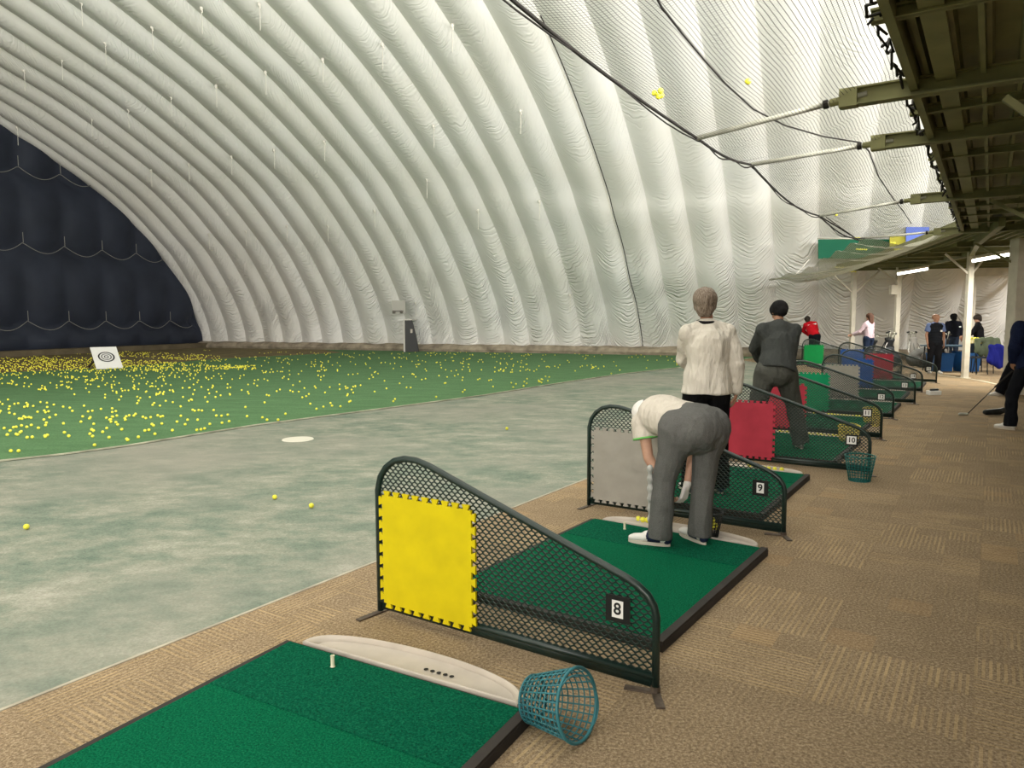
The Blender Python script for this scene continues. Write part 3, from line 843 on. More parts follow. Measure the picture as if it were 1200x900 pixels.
# range field
def in_turf(p):
    # below the turf edge line on the far side
    n = len(te)
    for a, b in zip(te, te[1:]):
        d = b-a; k = (p-a).dot(d)/d.length_squared
        if 0 <= k <= 1: return d.x*(p.y-a.y)-d.y*(p.x-a.x) > .15*d.length
    return False
field = []
fixed = [(13, 531), (22, 531), (5, 504), (12, 507), (16, 503), (19, 502.5), (32, 515), (38, 514.5), (111, 524), (128, 515), (150, 518), (220, 494), (246, 499), (313, 494), (326, 494), (136, 497), (148, 490), (28, 490), (34, 491),
         (97, 490), (106, 491), (157, 489), (159, 487), (371, 481), (267, 488), (52, 483), (57, 484)]
for p in fixed: field.append(G(*p)+V((0, 0, .028)))
rnd = random.Random(11)
while len(field) < 2300:
    py = 411+ (rnd.random()**1.9)*105; px = -40+rnd.random()*860
    # denser to the left / far edge
    den = 1.0 if px < 260 else (.45 if px < 420 else .30 if px < 700 else .13)
    if py < 436 and px < 240: den = 3.2 if py > 420 else 1.3
    if 300 > px > 60 and 428 < py < 434: den = 3.5
    if py > 436: den *= .62
    if py > 462: den *= .55
    if rnd.random() > den/3.5: continue
    if px > 250 and py < 413.2: continue
    cl = 1 if rnd.random() < .88 else rnd.randint(2, 4)
    g0 = G(px, py)
    for _ in range(cl):
        g = g0+V((rnd.gauss(0, .12), rnd.gauss(0, .3), 0)) if cl > 1 else g0
        if not in_turf(g) or g.dot(NV) > 30.0 or g.dot(TV) > 32: continue
        field.append(g+V((0, 0, .027)))
field.sort(key=lambda v: v.length)
NI = 185
for p in field[:NI]: ball(p, 'yellow golf ball lying on the nearer part of the green turf', 'yellow balls scattered on the nearer turf', True)
mb = MB()
for p in field[NI:]: mb.ball(p, .0215, 6, 4)
tag(obj('golf_balls', mb, M['ball_far'], smooth=True), 'hundreds of yellow balls strewn over the far turf', 'balls', kind='stuff')

# ---- target board
bl, br = V((-13.2, 23.0, .03)), V((-12.62, 23.5, .03)); w = (br-bl); d = V((-w.y, w.x, 0)).normalized()*.8
tp = d+V((0, 0, .66)); nrm = w.cross(tp).normalized()
tgt = thing('target_board', 'white leaning board with black concentric rings on the turf', 'target', (bl+br)/2)
o0 = (bl+br)/2
mb = MB(); hx = w/2
vs = [-hx, hx, hx+tp, -hx+tp]; vs = [v+nrm*.0 for v in vs]+[v-nrm*.03 for v in vs]
mb.add(vs, [(0, 1, 2, 3), (4, 5, 6, 7), (0, 1, 5, 4), (1, 2, 6, 5), (2, 3, 7, 6), (3, 0, 4, 7)]); obj('board', mb, M['plate_white'], tgt)
mb = MB(); ctr = tp*.52+nrm*.012; X1 = w.normalized(); Y1 = tp.normalized()
for r1, r2 in ((.24, .20), (.15, .125), (.07, .045)):
    n = 36; vs = []
    for k in range(n):
        a = 2*pi*k/n; vs += [ctr+X1*(r1*cos(a))+Y1*(r1*sin(a)), ctr+X1*(r2*cos(a))+Y1*(r2*sin(a))]
    mb.add(vs, [(2*k, 2*((k+1) % n), 2*((k+1) % n)+1, 2*k+1) for k in range(n)])
obj('rings', mb, M['plate_black'], tgt)
mb = MB(); mb.bar(-hx*.9+tp*.45-nrm*.04, -hx*1.2+d*1.1+V((0, 0, 0)), .07, .05); mb.bar(hx*.9+tp*.45-nrm*.04, hx*.9+d*1.1, .07, .05); obj('support', mb, M['steel'], tgt)

# ---- baskets
def basket(name, label, m, loc, rot, rt=.125, rb=.085, h=.2, n=22, rows=8, group=None):
    t = thing(name, label, 'basket', loc, 0, group); t.rotation_euler = rot
    mb = MB(); bw = .0032
    def P(a, k):
        r = rb+(rt-rb)*k; return V((r*cos(a), r*sin(a), h*k))
    for i in range(n):
        a = 2*pi*i/n; mb.tube([P(a, 0), P(a, .5), P(a, 1)], bw, 5)
    for j in range(1, rows):
        mb.tube([P(2*pi*i/36, j/rows) for i in range(36)], bw*.9, 5, closed=True)
    obj('basket_wall', mb, m, t, True)
    mb = MB(); mb.tube([P(2*pi*i/40, 1) for i in range(40)], .0068, 8, closed=True)
    obj('rim', mb, m, t, True)
    mb = MB(); mb.tube([P(2*pi*i/40, 0) for i in range(40)], .005, 6, closed=True); obj('base_ring', mb, m, t, True)
    mb = MB()
    for i in range(-4, 5):
        x = rb*i/4.6; y = sqrt(max(0, rb*rb-x*x)); mb.tube([V((x, -y, .002)), V((x, y, .002))], bw, 5); mb.tube([V((-y, x, .002)), V((y, x, .002))], bw, 5)
    obj('basket_floor', mb, m, t, True)
    mb = MB(); pts = []
    for i in range(13):
        a = pi*i/12; pts.append(V((rt*cos(a), rt*.72*sin(a)+0, h+.006+.02*sin(a))))
    mb.tube(pts, .003, 6); obj('handle', mb, m, t, True)
    return t
# front basket on its side
ax = V((.80, -.60, 0)).normalized(); tilt = math.asin((.125-.085)/.2)
gb = G(672, 865); oc = gb
rtt, rbb, hh = .131, .088, .205
base = V((gb.x, gb.y, 0))-ax*hh*.9+V((0, 0, .0))
zax = (ax+V((0, 0, (rtt-rbb)/hh*1.0))).normalized(); q_ = V((0, 0, 1)).rotation_difference(zax)
cen = base+V((0, 0, rbb+.006)); e_ = q_.to_euler()
basket('ball_basket', 'teal plastic ball basket lying on its side on the carpet', M['teal'], cen, e_, rtt, rbb, hh, 26, 9, 'ball baskets')
b2 = G(1007, 563); basket('ball_basket', 'green teal ball basket standing upright at the foot of divider 10', M['teal2'], b2, (0, 0, 1), .135, .095, .24, 24, 8, 'ball baskets')
bk3 = G(803, 611, .0); bk3 = on_mat(1, .42, .14, .03)
basket('ball_basket', 'dark basket of balls in the tray behind the bending man', M['blackplastic'], bk3, (0, 0, 0), .11, .08, .17, 22, 7, 'ball baskets')
for k in range(14):
    a = k*2.4; r = .06*sqrt((k+.5)/14); ball(bk3+V((r*cos(a), r*sin(a), .035+.035*(k % 3))), 'yellow ball inside the dark basket behind the bending man', 'balls in the dark basket')
y1 = V((4.15, 8.35, 0)); y1 = atY(995, 500, 8.8); y1.z = 0
basket('ball_basket', 'yellow ball basket standing between dividers 10 and 11', M['yplastic'], y1, (0, 0, 0), .125, .095, .24, 26, 8, 'ball baskets')
y2 = atY(1022, 480, 10.4); y2.z = 0
basket('ball_basket', 'yellow ball basket standing between dividers 11 and 12', M['yplastic'], y2, (0, 0, 0), .125, .095, .24, 26, 8, 'ball baskets')
# ---- small things on the carpet
p = G(1165, 487); mb = MB(); mb.cap((-.13, 0, .055), .05, (.1, .03, .06), .058, fl=(V((0, 0, 1)), .9)); mb.cap((.1, .03, .06), .05, (.17, .05, .075), .05)
o = vox(mb, .012, 'club_headcover', M['blackplastic']); o.location = p; tag(o, 'black club headcover lying on the carpet by the golfer in navy', 'headcover')
p = G(1094, 462.5); mb = MB(); mb.box((0, 0, .04), (.22, .16, .08)); mb2 = MB(); mb2.cap((-.05, 0, .09), .03, (.08, .02, .095), .03)
o = obj('tissue_box', mb, M['plate_white']); o.location = p; tag(o, 'small white box with a black lid on the carpet by divider 15', 'box'); obj('lid', mb2, M['blackplastic'], o, True)
exec_people = True

# ================================================================== SHED over the tees
ZR = 3.2
edge = [row(-6, -.62), row(4, -.62), row(13.2, -.6), V((9.55, 17.6, 0)), V((10.6, 21.5, 0)), V((11.1, 24.0, 0)), V((11.2, 25.2, 0))]
back = [row(-6, -6), row(4, -6), row(13.2, -6), V((15.8, 15.2, 0)), V((16.9, 19.5, 0)), V((17.2, 22.3, 0)), V((17.2, 24.0, 0))]
def lerp(a, b, s): return a+(b-a)*s
mb = MB(); NB_ = 30; sec = []
for k in range(NB_):
    s = k/NB_; w = 1/NB_
    sec += [(s, .10), (s+w*.30, .10), (s+w*.36, .03), (s+w*.52, .03), (s+w*.58, .10)]
sec.append((1, .10)); m = len(sec)
for A, B in zip(edge, back):
    for s, z in sec: mb.v.append(tuple(lerp(A, B, s)+V((0, 0, ZR+z))))
for i in range(len(edge)-1):
    for k in range(m-1): mb.f.append((i*m+k, i*m+k+1, (i+1)*m+k+1, (i+1)*m+k))
k0 = len(mb.v)
for A, B in zip(edge, back): mb.v += [tuple(A+V((0, 0, ZR+.16))), tuple(B+V((0, 0, ZR+.16)))]
for i in range(len(edge)-1): mb.f.append((k0+2*i, k0+2*i+1, k0+2*i+3, k0+2*i+2))
struct('ceiling_shed', mb, M['olive'])
mb = MB()
for a, b in zip(edge, edge[1:]):
    mb.bar(a+V((0, 0, ZR+.06)), b+V((0, 0, ZR+.06)), .05, .24)
struct('trim_3', mb, M['olive'])
mb = MB(); i0 = [lerp(a, b, .035) for a, b in zip(edge, back)]
for a, b in zip(i0, i0[1:]): mb.bar(a+V((0, 0, ZR-.0)), b+V((0, 0, ZR-.0)), .12, .04)
i0 = [lerp(a, b, .075) for a, b in zip(edge, back)]
for a, b in zip(i0, i0[1:]): mb.bar(a+V((0, 0, ZR+.01)), b+V((0, 0, ZR+.01)), .03, .05)
struct('trim_4', mb, M['olive'])
def beam(A, B, z, w=.1, h=.13, lab=None, cat=None, name='roof_beam', group=None, m=None):
    mb = MB(); d = (B-A).normalized(); side = V((-d.y, d.x, 0))
    z0 = z
    for zz_, ww, hh_ in ((z-h/2+.006, w, .012), (z+h/2-.006, w, .012), (z, .012, h)): mb.bar(A+V((0, 0, zz_)), B+V((0, 0, zz_)), ww, hh_)
    return mb
# light rafters
for i, a in enumerate([.4, 1.7, 3.9, 5.9, 7.2, 9.9, 11.0, 12.1]):
    mb = beam(row(a, -.52), row(a, -5.95), ZR-.0, .07, .07)
    tag(obj('rafter', mb, M['olive']), 'thin olive steel rafter crossing under the shed roof deck', 'rafter', 'thin rafters under the shed roof')
mains = [(-1.7, None, None), (3.1, (817, 162), 'first'), (4.75, (880, 193), 'second'), (8.6, (960, 253), 'third'), (13.2, (1013, 279), 'fourth')]
tips = []
for a, tip, nm in mains:
    mb = beam(row(a, -.22), row(a, -5.95), ZR-.035, .1, .125); 
    bo = obj('roof_beam', mb, M['olive']); tag(bo, 'deep olive roof beam across the shed, %s along the eaves from the viewer' % (nm or 'overhead, nearest'), 'beam')
    E_ = row(a, -.22, ZR-.035)
    if tip:
        # net arm: pipe running out 1.4 m level with the beam
        best = None
        for k in range(100, 220):
            q = E_+QV*(k/100.); pxx = ray(*tip); x = q.x/q.y-pxx.x/pxx.y
            if best is None or abs(x) < best[0]: best = (abs(x), q)
        q = best[1]; t_ = atY(tip[0], tip[1], q.y); 
    else:
        t_ = V((-1.1, 2.1, 3.42))
    tips.append(t_)
    ar = thing('outrigger_pole', 'pale steel pipe arm holding the net out from the %s roof beam' % (nm or 'overhead'), 'pole', (E_.x, E_.y, E_.z))
    mb = MB(); d = (t_-E_); mb.tube([d.normalized()*-.1+V((0, 0, 0)), d], .021, 10); obj('pipe', mb, M['pipe'], ar, True)
    mb = MB(); mb.tube([d*.03, d*.13], .03, 10); mb.box(d*.02, (.12, .1, .13), (QV, RV, V((0, 0, 1)))); obj('clamp', mb, M['olive'], ar)
    mb = MB(); mb.tube([d*.14, d*.17], .034, 8); obj('black_wrap', mb, M['rope'], ar)
# columns with knee braces
def column(P, h, w, lab, braces=(), m='paint', name='steel_post'):
    t = thing(name, lab, 'post', P)
    mb = MB(); mb.box((0, 0, h/2), (w, w*.9, h)); smooth_angle(obj('shaft', mb, M[m], t))
    mb = MB(); mb.box((0, 0, .01), (w*1.5, w*1.5, .02)); obj('base_plate', mb, M[m], t)
    for d, z0, l in braces:
        mb = MB(); mb.bar(V((0, 0, z0)), V((d.x*l, d.y*l, h-.03)), .045, .045); obj('knee_brace', mb, M['olive'] if w > .15 else M[m], t)
    return t
for a, bb, w, lab in ((8.6, -1.85, .2, 'cream steel column beyond the right edge, by the navy golfer'), (15.0, -1.56, .3, 'wide cream steel column at the right edge behind the navy golfer')):
    column(row(a, bb), ZR-.1, w, lab, [(QV, 2.55, .8)])
column(row(3.1, -1.75), ZR-.16, .2, 'cream column beyond the right edge of view', [(QV, 2.45, .6)])
P1 = G(1130.5, 443); P2 = V((12.7, 24, 0)); P3 = V((11.66, 24.9, 0))
dl = V((-.6, .8, 0)); dr = V((.8, .6, 0)); dd1 = (P2-P1).normalized()
column(P1, ZR-.02, .13, 'cream steel post standing on the carpet before the blue table', [(V((-1, .3, 0)), 2.6, .55), (V((1, .2, 0)), 2.6, .5)])
column(P2, ZR, .14, 'cream steel post standing among the golf bags', [(V((-1, .3, 0)), 2.7, .6), (V((1, .2, 0)), 2.7, .6)])
column(P3, ZR, .14, 'cream steel post behind the person in lilac', [(V((-1, 0, 0)), 2.35, .9), (V((1, 0, 0)), 2.35, .9)])
mb = MB(); mb.box((0, 0, 0), (.22, .16, .3)); o = obj('junction_box', mb, M['paint']); o.location = P2+V((-.18, -.05, 2.45)); tag(o, 'small cream box fixed to the post among the golf bags', 'box')
# curved eaves beam over the far posts and far gate frame
mb = MB()
pth = [row(12, -1.2), V((9.9, 15.6, 0)), P1, V((12.2, 21, 0)), P2, V((13.4, 25.4, 0))]
for a, b in zip(pth, pth[1:]): mb.bar(a+V((0, 0, ZR-.05)), b+V((0, 0, ZR-.05)), .1, .16)
tag(obj('eaves_beam', mb, M['olive']), 'long olive beam curving over the far posts', 'beam')
for i in range(7):
    s = i/6; A = lerp(V((10.0, 16.5, 0)), V((11.25, 24.9, 0)), s); B = lerp(V((15.8, 15.6, 0)), V((16.2, 23.2, 0)), s)
    tag(obj('rafter', beam(A, B, ZR-.02, .08, .12), M['olive']), 'olive rafter fanning out under the far curve of the shed roof', 'rafter', 'rafters under the far curve of the roof')
gt = thing('gate_frame', 'tall cream steel frame standing before the white wall beyond the table', 'frame', (15.15, 24, 0))
mb = MB(); mb.box((0, 0, 1.5), (.14, .14, 3.0)); obj('upright', mb, M['paint'], gt)
mb = MB(); mb.box((1.35, -.4, 1.5), (.14, .14, 3.0)); obj('upright', mb, M['paint'], gt)
mb = MB(); mb.bar(V((-.05, .0, 3.0)), V((1.5, -.42, 3.0)), .14, .26); obj('lintel', mb, M['paint'], gt)
# fluorescent battens
def batten(p, q, Zy, Zq, lab):
    A = atY(p[0], p[1], Zy); B = atY(q[0], q[1], Zq); c = (A+B)/2
    t = thing('fluorescent_light', lab, 'light', c)
    mb = MB(); mb.tube([A-c, B-c], .035, 10); o = obj('tube', mb, M['lamp'], t, True)
    mb = MB(); mb.bar(A-c+V((0, 0, .07)), B-c+V((0, 0, .07)), .16, .07); obj('housing', mb, M['paint'], t)
M['lamp'] = mat('lit_tube', (1.0, .96, .85), emit=9)
batten((1052, 321), (1087, 315), 21.5, 21.5, 'lit fluorescent tube under the roof behind the post among the golf bags')
batten((1139, 306), (1184, 298), 17.2, 16.8, 'lit fluorescent tube under the roof right of the nearer post')
# ------------------------------------------------ nets
def net_mat(name, col, cell, wire):
    m = bpy.data.materials.new(name); m.use_nodes = True; nb = NB(m); b = nb.b
    b.inputs['Base Color'].default_value = (*col, 1); b.inputs['Roughness'].default_value = .9; b.inputs['Specular IOR Level'].default_value = .05
    uvn = nb.node('ShaderNodeUVMap').outputs[0]; sp = nb.node('ShaderNodeSeparateXYZ'); nb.L.new(uvn, sp.inputs[0])
    u = nb.math('FRACT', nb.math('DIVIDE', sp.outputs[0], cell)); v = nb.math('FRACT', nb.math('DIVIDE', sp.outputs[1], cell))
    a = nb.math('MAXIMUM', nb.math('LESS_THAN', u, wire), nb.math('LESS_THAN', v, wire))
    nb.L.new(a, b.inputs['Alpha']); return m
def net_surface(name, A, B, m, n=10, sag=.1, lab='', cat='net', wob=.02):
    """ruled sheet between two polylines of equal length, with uv in metres"""
    vs = []; uv = []; k = len(A)
    la = 0
    for i in range(k):
        if i: la += (A[i]-A[i-1]).length
        for j in range(n+1):
            s = j/n; p = lerp(A[i], B[i], s)
            p = p+V((0, 0, -sag*sin(pi*s)+wob*sin(i*1.3+j*.8)))
            vs.append(p); uv.append((la, s*(A[i]-B[i]).length))
    fs = [(i*(n+1)+j, i*(n+1)+j+1, (i+1)*(n+1)+j+1, (i+1)*(n+1)+j) for i in range(k-1) for j in range(n)]
    me = bpy.data.meshes.new(name); me.from_pydata([tuple(v) for v in vs], [], fs); ul = me.uv_layers.new(name='UVMap')
    for p in me.polygons:
        p.use_smooth = True
        for li, vi in zip(p.loop_indices, p.vertices): ul.data[li].uv = uv[vi]
    me.materials.append(m); o = link(name, me); return tag(o, lab, cat)
M['net'] = net_mat('dark_ball_net', (.10, .085, .09), .024, .12)
M['net_pale'] = net_mat('pale_ball_net', (.50, .49, .40), .03, .42)
def resample(P, n):
    L = [0]
    for a, b in zip(P, P[1:]): L.append(L[-1]+(b-a).length)
    out = []
    for i in range(n+1):
        d = L[-1]*i/n; k = 0
        while k < len(L)-2 and L[k+1] < d: k += 1
        f = (d-L[k])/(L[k+1]-L[k]); out.append(lerp(P[k], P[k+1], f))
    return out
def sagline(a, b, n, s): return [lerp(a, b, i/n)+V((0, 0, -s*sin(pi*i/n))) for i in range(n+1)]
rope = []
for i, (a, b) in enumerate(zip(tips, tips[1:])):
    rope += sagline(a, b, 14, [.10, .04, .10, .12][i])[(1 if i else 0):]
edge_pts = [row(mains[0][0], -.5, ZR+.1)]
for i in range(1, len(mains)):
    a0, a1 = mains[i-1][0], mains[i][0]
    for k in range(1, 15): edge_pts.append(row(a0+(a1-a0)*k/14, -.5, ZR+.1))
net_surface('canopy_net', rope, edge_pts, M['net'], 12, .10, 'fine dark net spread over the tees from the roof edge out to the arm tips')
mb = MB(); mb.tube(rope, .012, 5); mb.tube([p+V((0, 0, -.02+.02*sin(i*.9))) for i, p in enumerate(rope)], .007, 4)
tag(obj('net_rope', mb, M['rope'], smooth=True), 'black rope along the outer edge of the net between the arm tips', 'rope')
# second rope lying in the net, loops between arms
def onnet(px, py, z=3.22):
    r = ray(px, py); t = (z-H)/r.z; return V((r.x*t, r.y*t, z))
mb = MB()
pts2 = [onnet(*p, z) for p, z in (((755, -30), 3.30), ((775, 8), 3.28), ((800, 40), 3.26), ((825, 70), 3.24), ((850, 98), 3.22), ((883, 128), 3.20), ((920, 147), 3.19), ((965, 160), 3.19), ((1008, 167), 3.2), ((1018, 177), 3.2), ((1030, 208), 3.2), ((1047, 233), 3.2), ((1058, 247), 3.2), ((1068, 262), 3.2))]
mb.tube(pts2, .007, 5); tag(obj('slack_rope', mb, M['rope'], smooth=True), 'thin dark cord sagging through the net beneath the arms', 'cord')
mb = MB(); r_ = random.Random(5)
for a0 in [-.4+.5*i for i in range(28)]:
    pts = []
    for k in range(9): pts.append(row(a0+k*.08+r_.uniform(-.03, .03), -.57+r_.uniform(-.02, .05), ZR+.05-.10*abs(sin(k*1.1+a0))+r_.uniform(-.03, .03)))
    mb.tube(pts, .009, 4)
tag(obj('bunched_net', mb, M['rope'], smooth=True), 'dark bunched net edge tangled along the roof eaves', 'net')
# far pale sagging nets
t5 = atY(901, 328, 24.6); b5 = V((11.0, 23.6, 3.15))
ar = thing('outrigger_pole', 'long pale pipe arm reaching left from the far curve of the roof', 'pole', b5)
mb = MB(); mb.tube([V((0, 0, 0)), t5-b5], .03, 8); obj('pipe', mb, M['pipe'], ar, True)
t4 = tips[-1]
A = resample([t4, atY(1003, 284, 16), atY(972, 300, 19), atY(940, 318, 22), t5+V((0, 0, .02))], 30)
B = resample([row(13.2, -.5, ZR+.02), V((9.55, 17.6, ZR)), V((10.6, 21.5, ZR)), b5], 30)
net_surface('far_net', A, B, M['net_pale'], 10, .22, 'pale sagging net slung along the far curve of the roof', wob=.05)
A = resample([t4+V((0, 0, .1)), atY(1000, 282, 17.5), atY(945, 305, 23)], 12); B = resample([row(13.2, -.5, ZR+.2), atY(1085, 287, 17.0), atY(1012, 312, 22)], 12)
mb = MB(); mb.tube([atY(948, 304, 23), atY(941, 313, 23), atY(932, 322, 23)], .012, 4); mb.tube([t4, atY(1003, 280, 15.5), atY(958, 279, 20)], .016, 4)
tag(obj('slack_rope', mb, M['wrope']), 'pale cord edging the far sagging net', 'cord')
mb = MB(); mb.tube([tips[3], atY(985, 268, 11.5), tips[4]+V((-.1, 0, -.05))], .012, 4); mb.tube([tips[3]+V((.1, 0, -.02)), atY(1004, 280, 12.5), tips[4]], .008, 4)
tag(obj('slack_rope', mb, M['rope']), 'black cords running from the third arm tip to the fourth', 'cord')
# balls caught in the net
def netball(px, py, z, lab, g=None):
    ball(onnet(px, py, z), lab, g)
me_b2 = me_ball
for (px, py, z, lab, g) in [(876.5, 95.5, 3.20, 'single yellow ball caught in the net below the second rope', None),
                         (767, 109, 3.27, 'yellow ball in the cluster caught near the net edge', 'ball cluster near the net edge'), (774, 106.5, 3.27, 'yellow ball in the cluster caught near the net edge', 'ball cluster near the net edge'),
                         (775, 112, 3.27, 'yellow ball in the cluster caught near the net edge', 'ball cluster near the net edge'), (771.5, 113, 3.25, 'yellow ball in the cluster caught near the net edge', 'ball cluster near the net edge'),
                         (972, 251, 3.14, 'yellow ball sitting at the third arm tip', 'balls at the third arm tip'), (976, 250, 3.14, 'yellow ball sitting at the third arm tip', 'balls at the third arm tip'), (980, 251.5, 3.12, 'yellow ball sitting at the third arm tip', 'balls at the third arm tip')]:
    netball(px, py, z, lab, g)
k_ = 0
for (px, py, yy, n) in [(1006, 279, 15.2, 4), (1010, 292, 17.5, 6), (1055, 292, 16.5, 6), (984, 313, 21.5, 5), (1000, 318, 22.5, 4), (1047, 285, 16, 3)]:
    for k in range(n): ball(atY(px+k*2.2-n, py+.5*(k % 2), yy), 'yellow ball lying in the far sagging net', 'balls in the far sagging net')
# banners
def banner(name, lab, x0, y0, x1, y1, Y, col, skew=0):
    Y = min(dome_hit(x0, y0, .3).y, dome_hit(x1, y0, .3).y); mb = MB(); A = atY(x0, y0, Y); B = atY(x1, y0, Y); Cc = atY(x1, y1, Y); D = atY(x0, y1, Y); b = V((0, .03, 0))
    mb.add([A, B, Cc, D, A+b, B+b, Cc+b, D+b], [(0, 1, 2, 3), (4, 5, 6, 7), (0, 1, 5, 4), (1, 2, 6, 5), (2, 3, 7, 6), (3, 0, 4, 7)])
    tag(obj('banner', mb, mat(name, col, .7)), lab, 'banner')
banner('green_banner', 'dark green banner hung high on the white dome wall, left of the others', 959, 280.5, 1043, 303, 26.3, (.0, .09, .045))
banner('yellow_banner', 'small yellow banner between the green and blue ones', 1043, 277, 1061, 291, 25.6, (.6, .55, .08))
banner('blue_banner', 'small blue banner high up behind the far net', 1062, 266, 1089, 291, 25.0, (.12, .18, .55))
# floor strip near the far posts
mb = MB(); pts = [G(1098, 439.5), G(1130, 443.5), G(1150, 446.5), G(1172, 451.5)]
for a, b in zip(pts, pts[1:]): mb.bar(a+V((0, 0, .004)), b+V((0, 0, .004)), .09, .012)
tag(obj('floor_strip', mb, mat('pale_floor_strip', (.58, .52, .38), .7)), 'pale strip on the carpet running past the foot of the cream post', 'strip')

# ================================================================== FURNITURE at the back
tb_ = V((12.7, 20.9, 0))
t = thing('folding_table', 'folding table with a dark top beyond the nearer cream post', 'table', tb_)
mb = MB(); mb.box((0, 0, .725), (1.5, .7, .04)); smooth_angle(obj('table_top', mb, mat('blue_grey_top', (.05, .09, .13), .5), t))
for sx in (-.68, .68):
    for sy in (-.28, .28):
        mb = MB(); mb.tube([V((sx, sy, 0)), V((sx*.95, sy, .7))], .016, 8); obj('leg', mb, M['blackplastic'], t)
def bin_(p, sc, lab, col):
    t = thing('plastic_bin', lab, 'bin', p); mb = MB(); a, b, h = sc
    o = [(-a*.42, -b*.42), (a*.42, -b*.42), (a*.42, b*.42), (-a*.42, b*.42)]; u = [(x*1.15, y*1.15) for x, y in o]
    mb.add([V((x, y, 0)) for x, y in o]+[V((x, y, h)) for x, y in u], [(0, 1, 2, 3), (0, 1, 5, 4), (1, 2, 6, 5), (2, 3, 7, 6), (3, 0, 4, 7)])
    m_ = mat('bin_'+str(len(bpy.data.materials)), col, .5); obj('body', mb, m_, t)
    mb = MB(); mb.tube([V((x, y, h)) for x, y in u], .018, 6, closed=True); obj('rim', mb, m_, t); return t
bin_(tb_+V((-.35, .0, 0)), (.6, .45, .5), 'blue plastic bin under the left half of the table', (.02, .10, .30))
bin_(tb_+V((.35, -.1, 0)), (.6, .45, .55), 'blue plastic bin under the table right of the post', (.02, .12, .36))
yb = basket('ball_basket', 'yellow basket heaped with yellow balls on the table', M['yplastic'], tb_+V((.52, -.12, .745)), (0, 0, 0), .26, .2, .16, 24, 5, 'ball baskets')
for k in range(16):
    a = k*2.4; r = .17*sqrt((k+.5)/16); ball(tb_+V((.52+r*cos(a), -.12+r*sin(a), .93+.03*cos(r*9))), 'yellow ball heaped in the basket on the table', 'balls in the table basket', True)
for k, (dx, c) in enumerate([(-.5, (.25, .3, .3)), (-.3, (.1, .2, .3))]):
    mb = MB(); mb.lathe([(.0001, 0), (.035, 0), (.035, .16), (.012, .2), (.012, .23), (.0001, .23)], 14)
    o = obj('water_bottle', mb, mat('bottle%d' % k, c, .3), smooth=True); o.location = tb_+V((dx, -.1, .745)); tag(o, ['pale grey bottle on the table, left one', 'dark blue bottle on the table, right one'][k], 'bottle')
def chair(p, rz, lab, col):
    t = thing('folding_chair', lab, 'chair', p, rz)
    cm = mat('chair_'+str(len(bpy.data.materials)), col, .5)
    mb = MB(); mb.box((0, 0, .45), (.42, .4, .03)); smooth_angle(obj('seat', mb, cm, t))
    mb = MB(); mb.box((0, .21, .7), (.42, .025, .26)); obj('backrest', mb, cm, t)
    for sx in (-.2, .2):
        mb = MB(); mb.tube([V((sx, -.2, 0)), V((sx, -.16, .44))], .012, 6); obj('leg', mb, M['blackplastic'], t)
        mb = MB(); mb.tube([V((sx, .26, 0)), V((sx, .18, .44)), V((sx, .22, .84))], .012, 6); obj('leg', mb, M['blackplastic'], t)
chair(V((13.05, 20.1, 0)), 2.9, 'dark folding chair beneath the olive jacket', (.04, .05, .06))
chair(V((12.62, 19.7, 0)), .3, 'dark folding chair in front of the one with jackets', (.03, .04, .06))
def drape(c, w, h, d, m, name, lab, cat, lean=.0):
    mb = MB(); r = random.Random(int(c.x*100))
    mb.cap((-w*.35, 0, h), .07, (w*.35, 0, h), .07); mb.cap((-w*.4, -d*.2, h*.4), .08, (-w*.3, 0, h), .07); mb.cap((w*.45, -d*.2, h*.25), .09, (w*.33, 0, h), .08)
    mb.cap((0, -d*.2, h*.3), .13, (0, 0, h), .1, fl=(V((0, 1, 0)), .6)); mb.cap((-w*.2, -d*.2, h*.35), .12, (w*.1, 0, h*.95), .11, fl=(V((0, 1, 0)), .6)); mb.cap((w*.25, -d*.2, h*.2), .12, (w*.2, 0, h*.95), .11, fl=(V((0, 1, 0)), .6))
    o = vox(mb, .02, name, m, 3, disp=lambda v: .015*sin(v.x*28+v.z*9)); o.location = c; return tag(o, lab, cat)
drape(V((13.0, 19.86, .42)), .75, .50, .2, cloth('olive_jacket', (.14, .17, .11)), 'draped_jacket', 'olive grey jacket hung over a chair back by the table', 'jacket')
drape(V((13.02, 19.5, .16)), .42, .58, .2, cloth('blue_jacket', (.015, .02, .22)), 'draped_jacket', 'bright blue jacket hanging from the side of the chair', 'jacket')
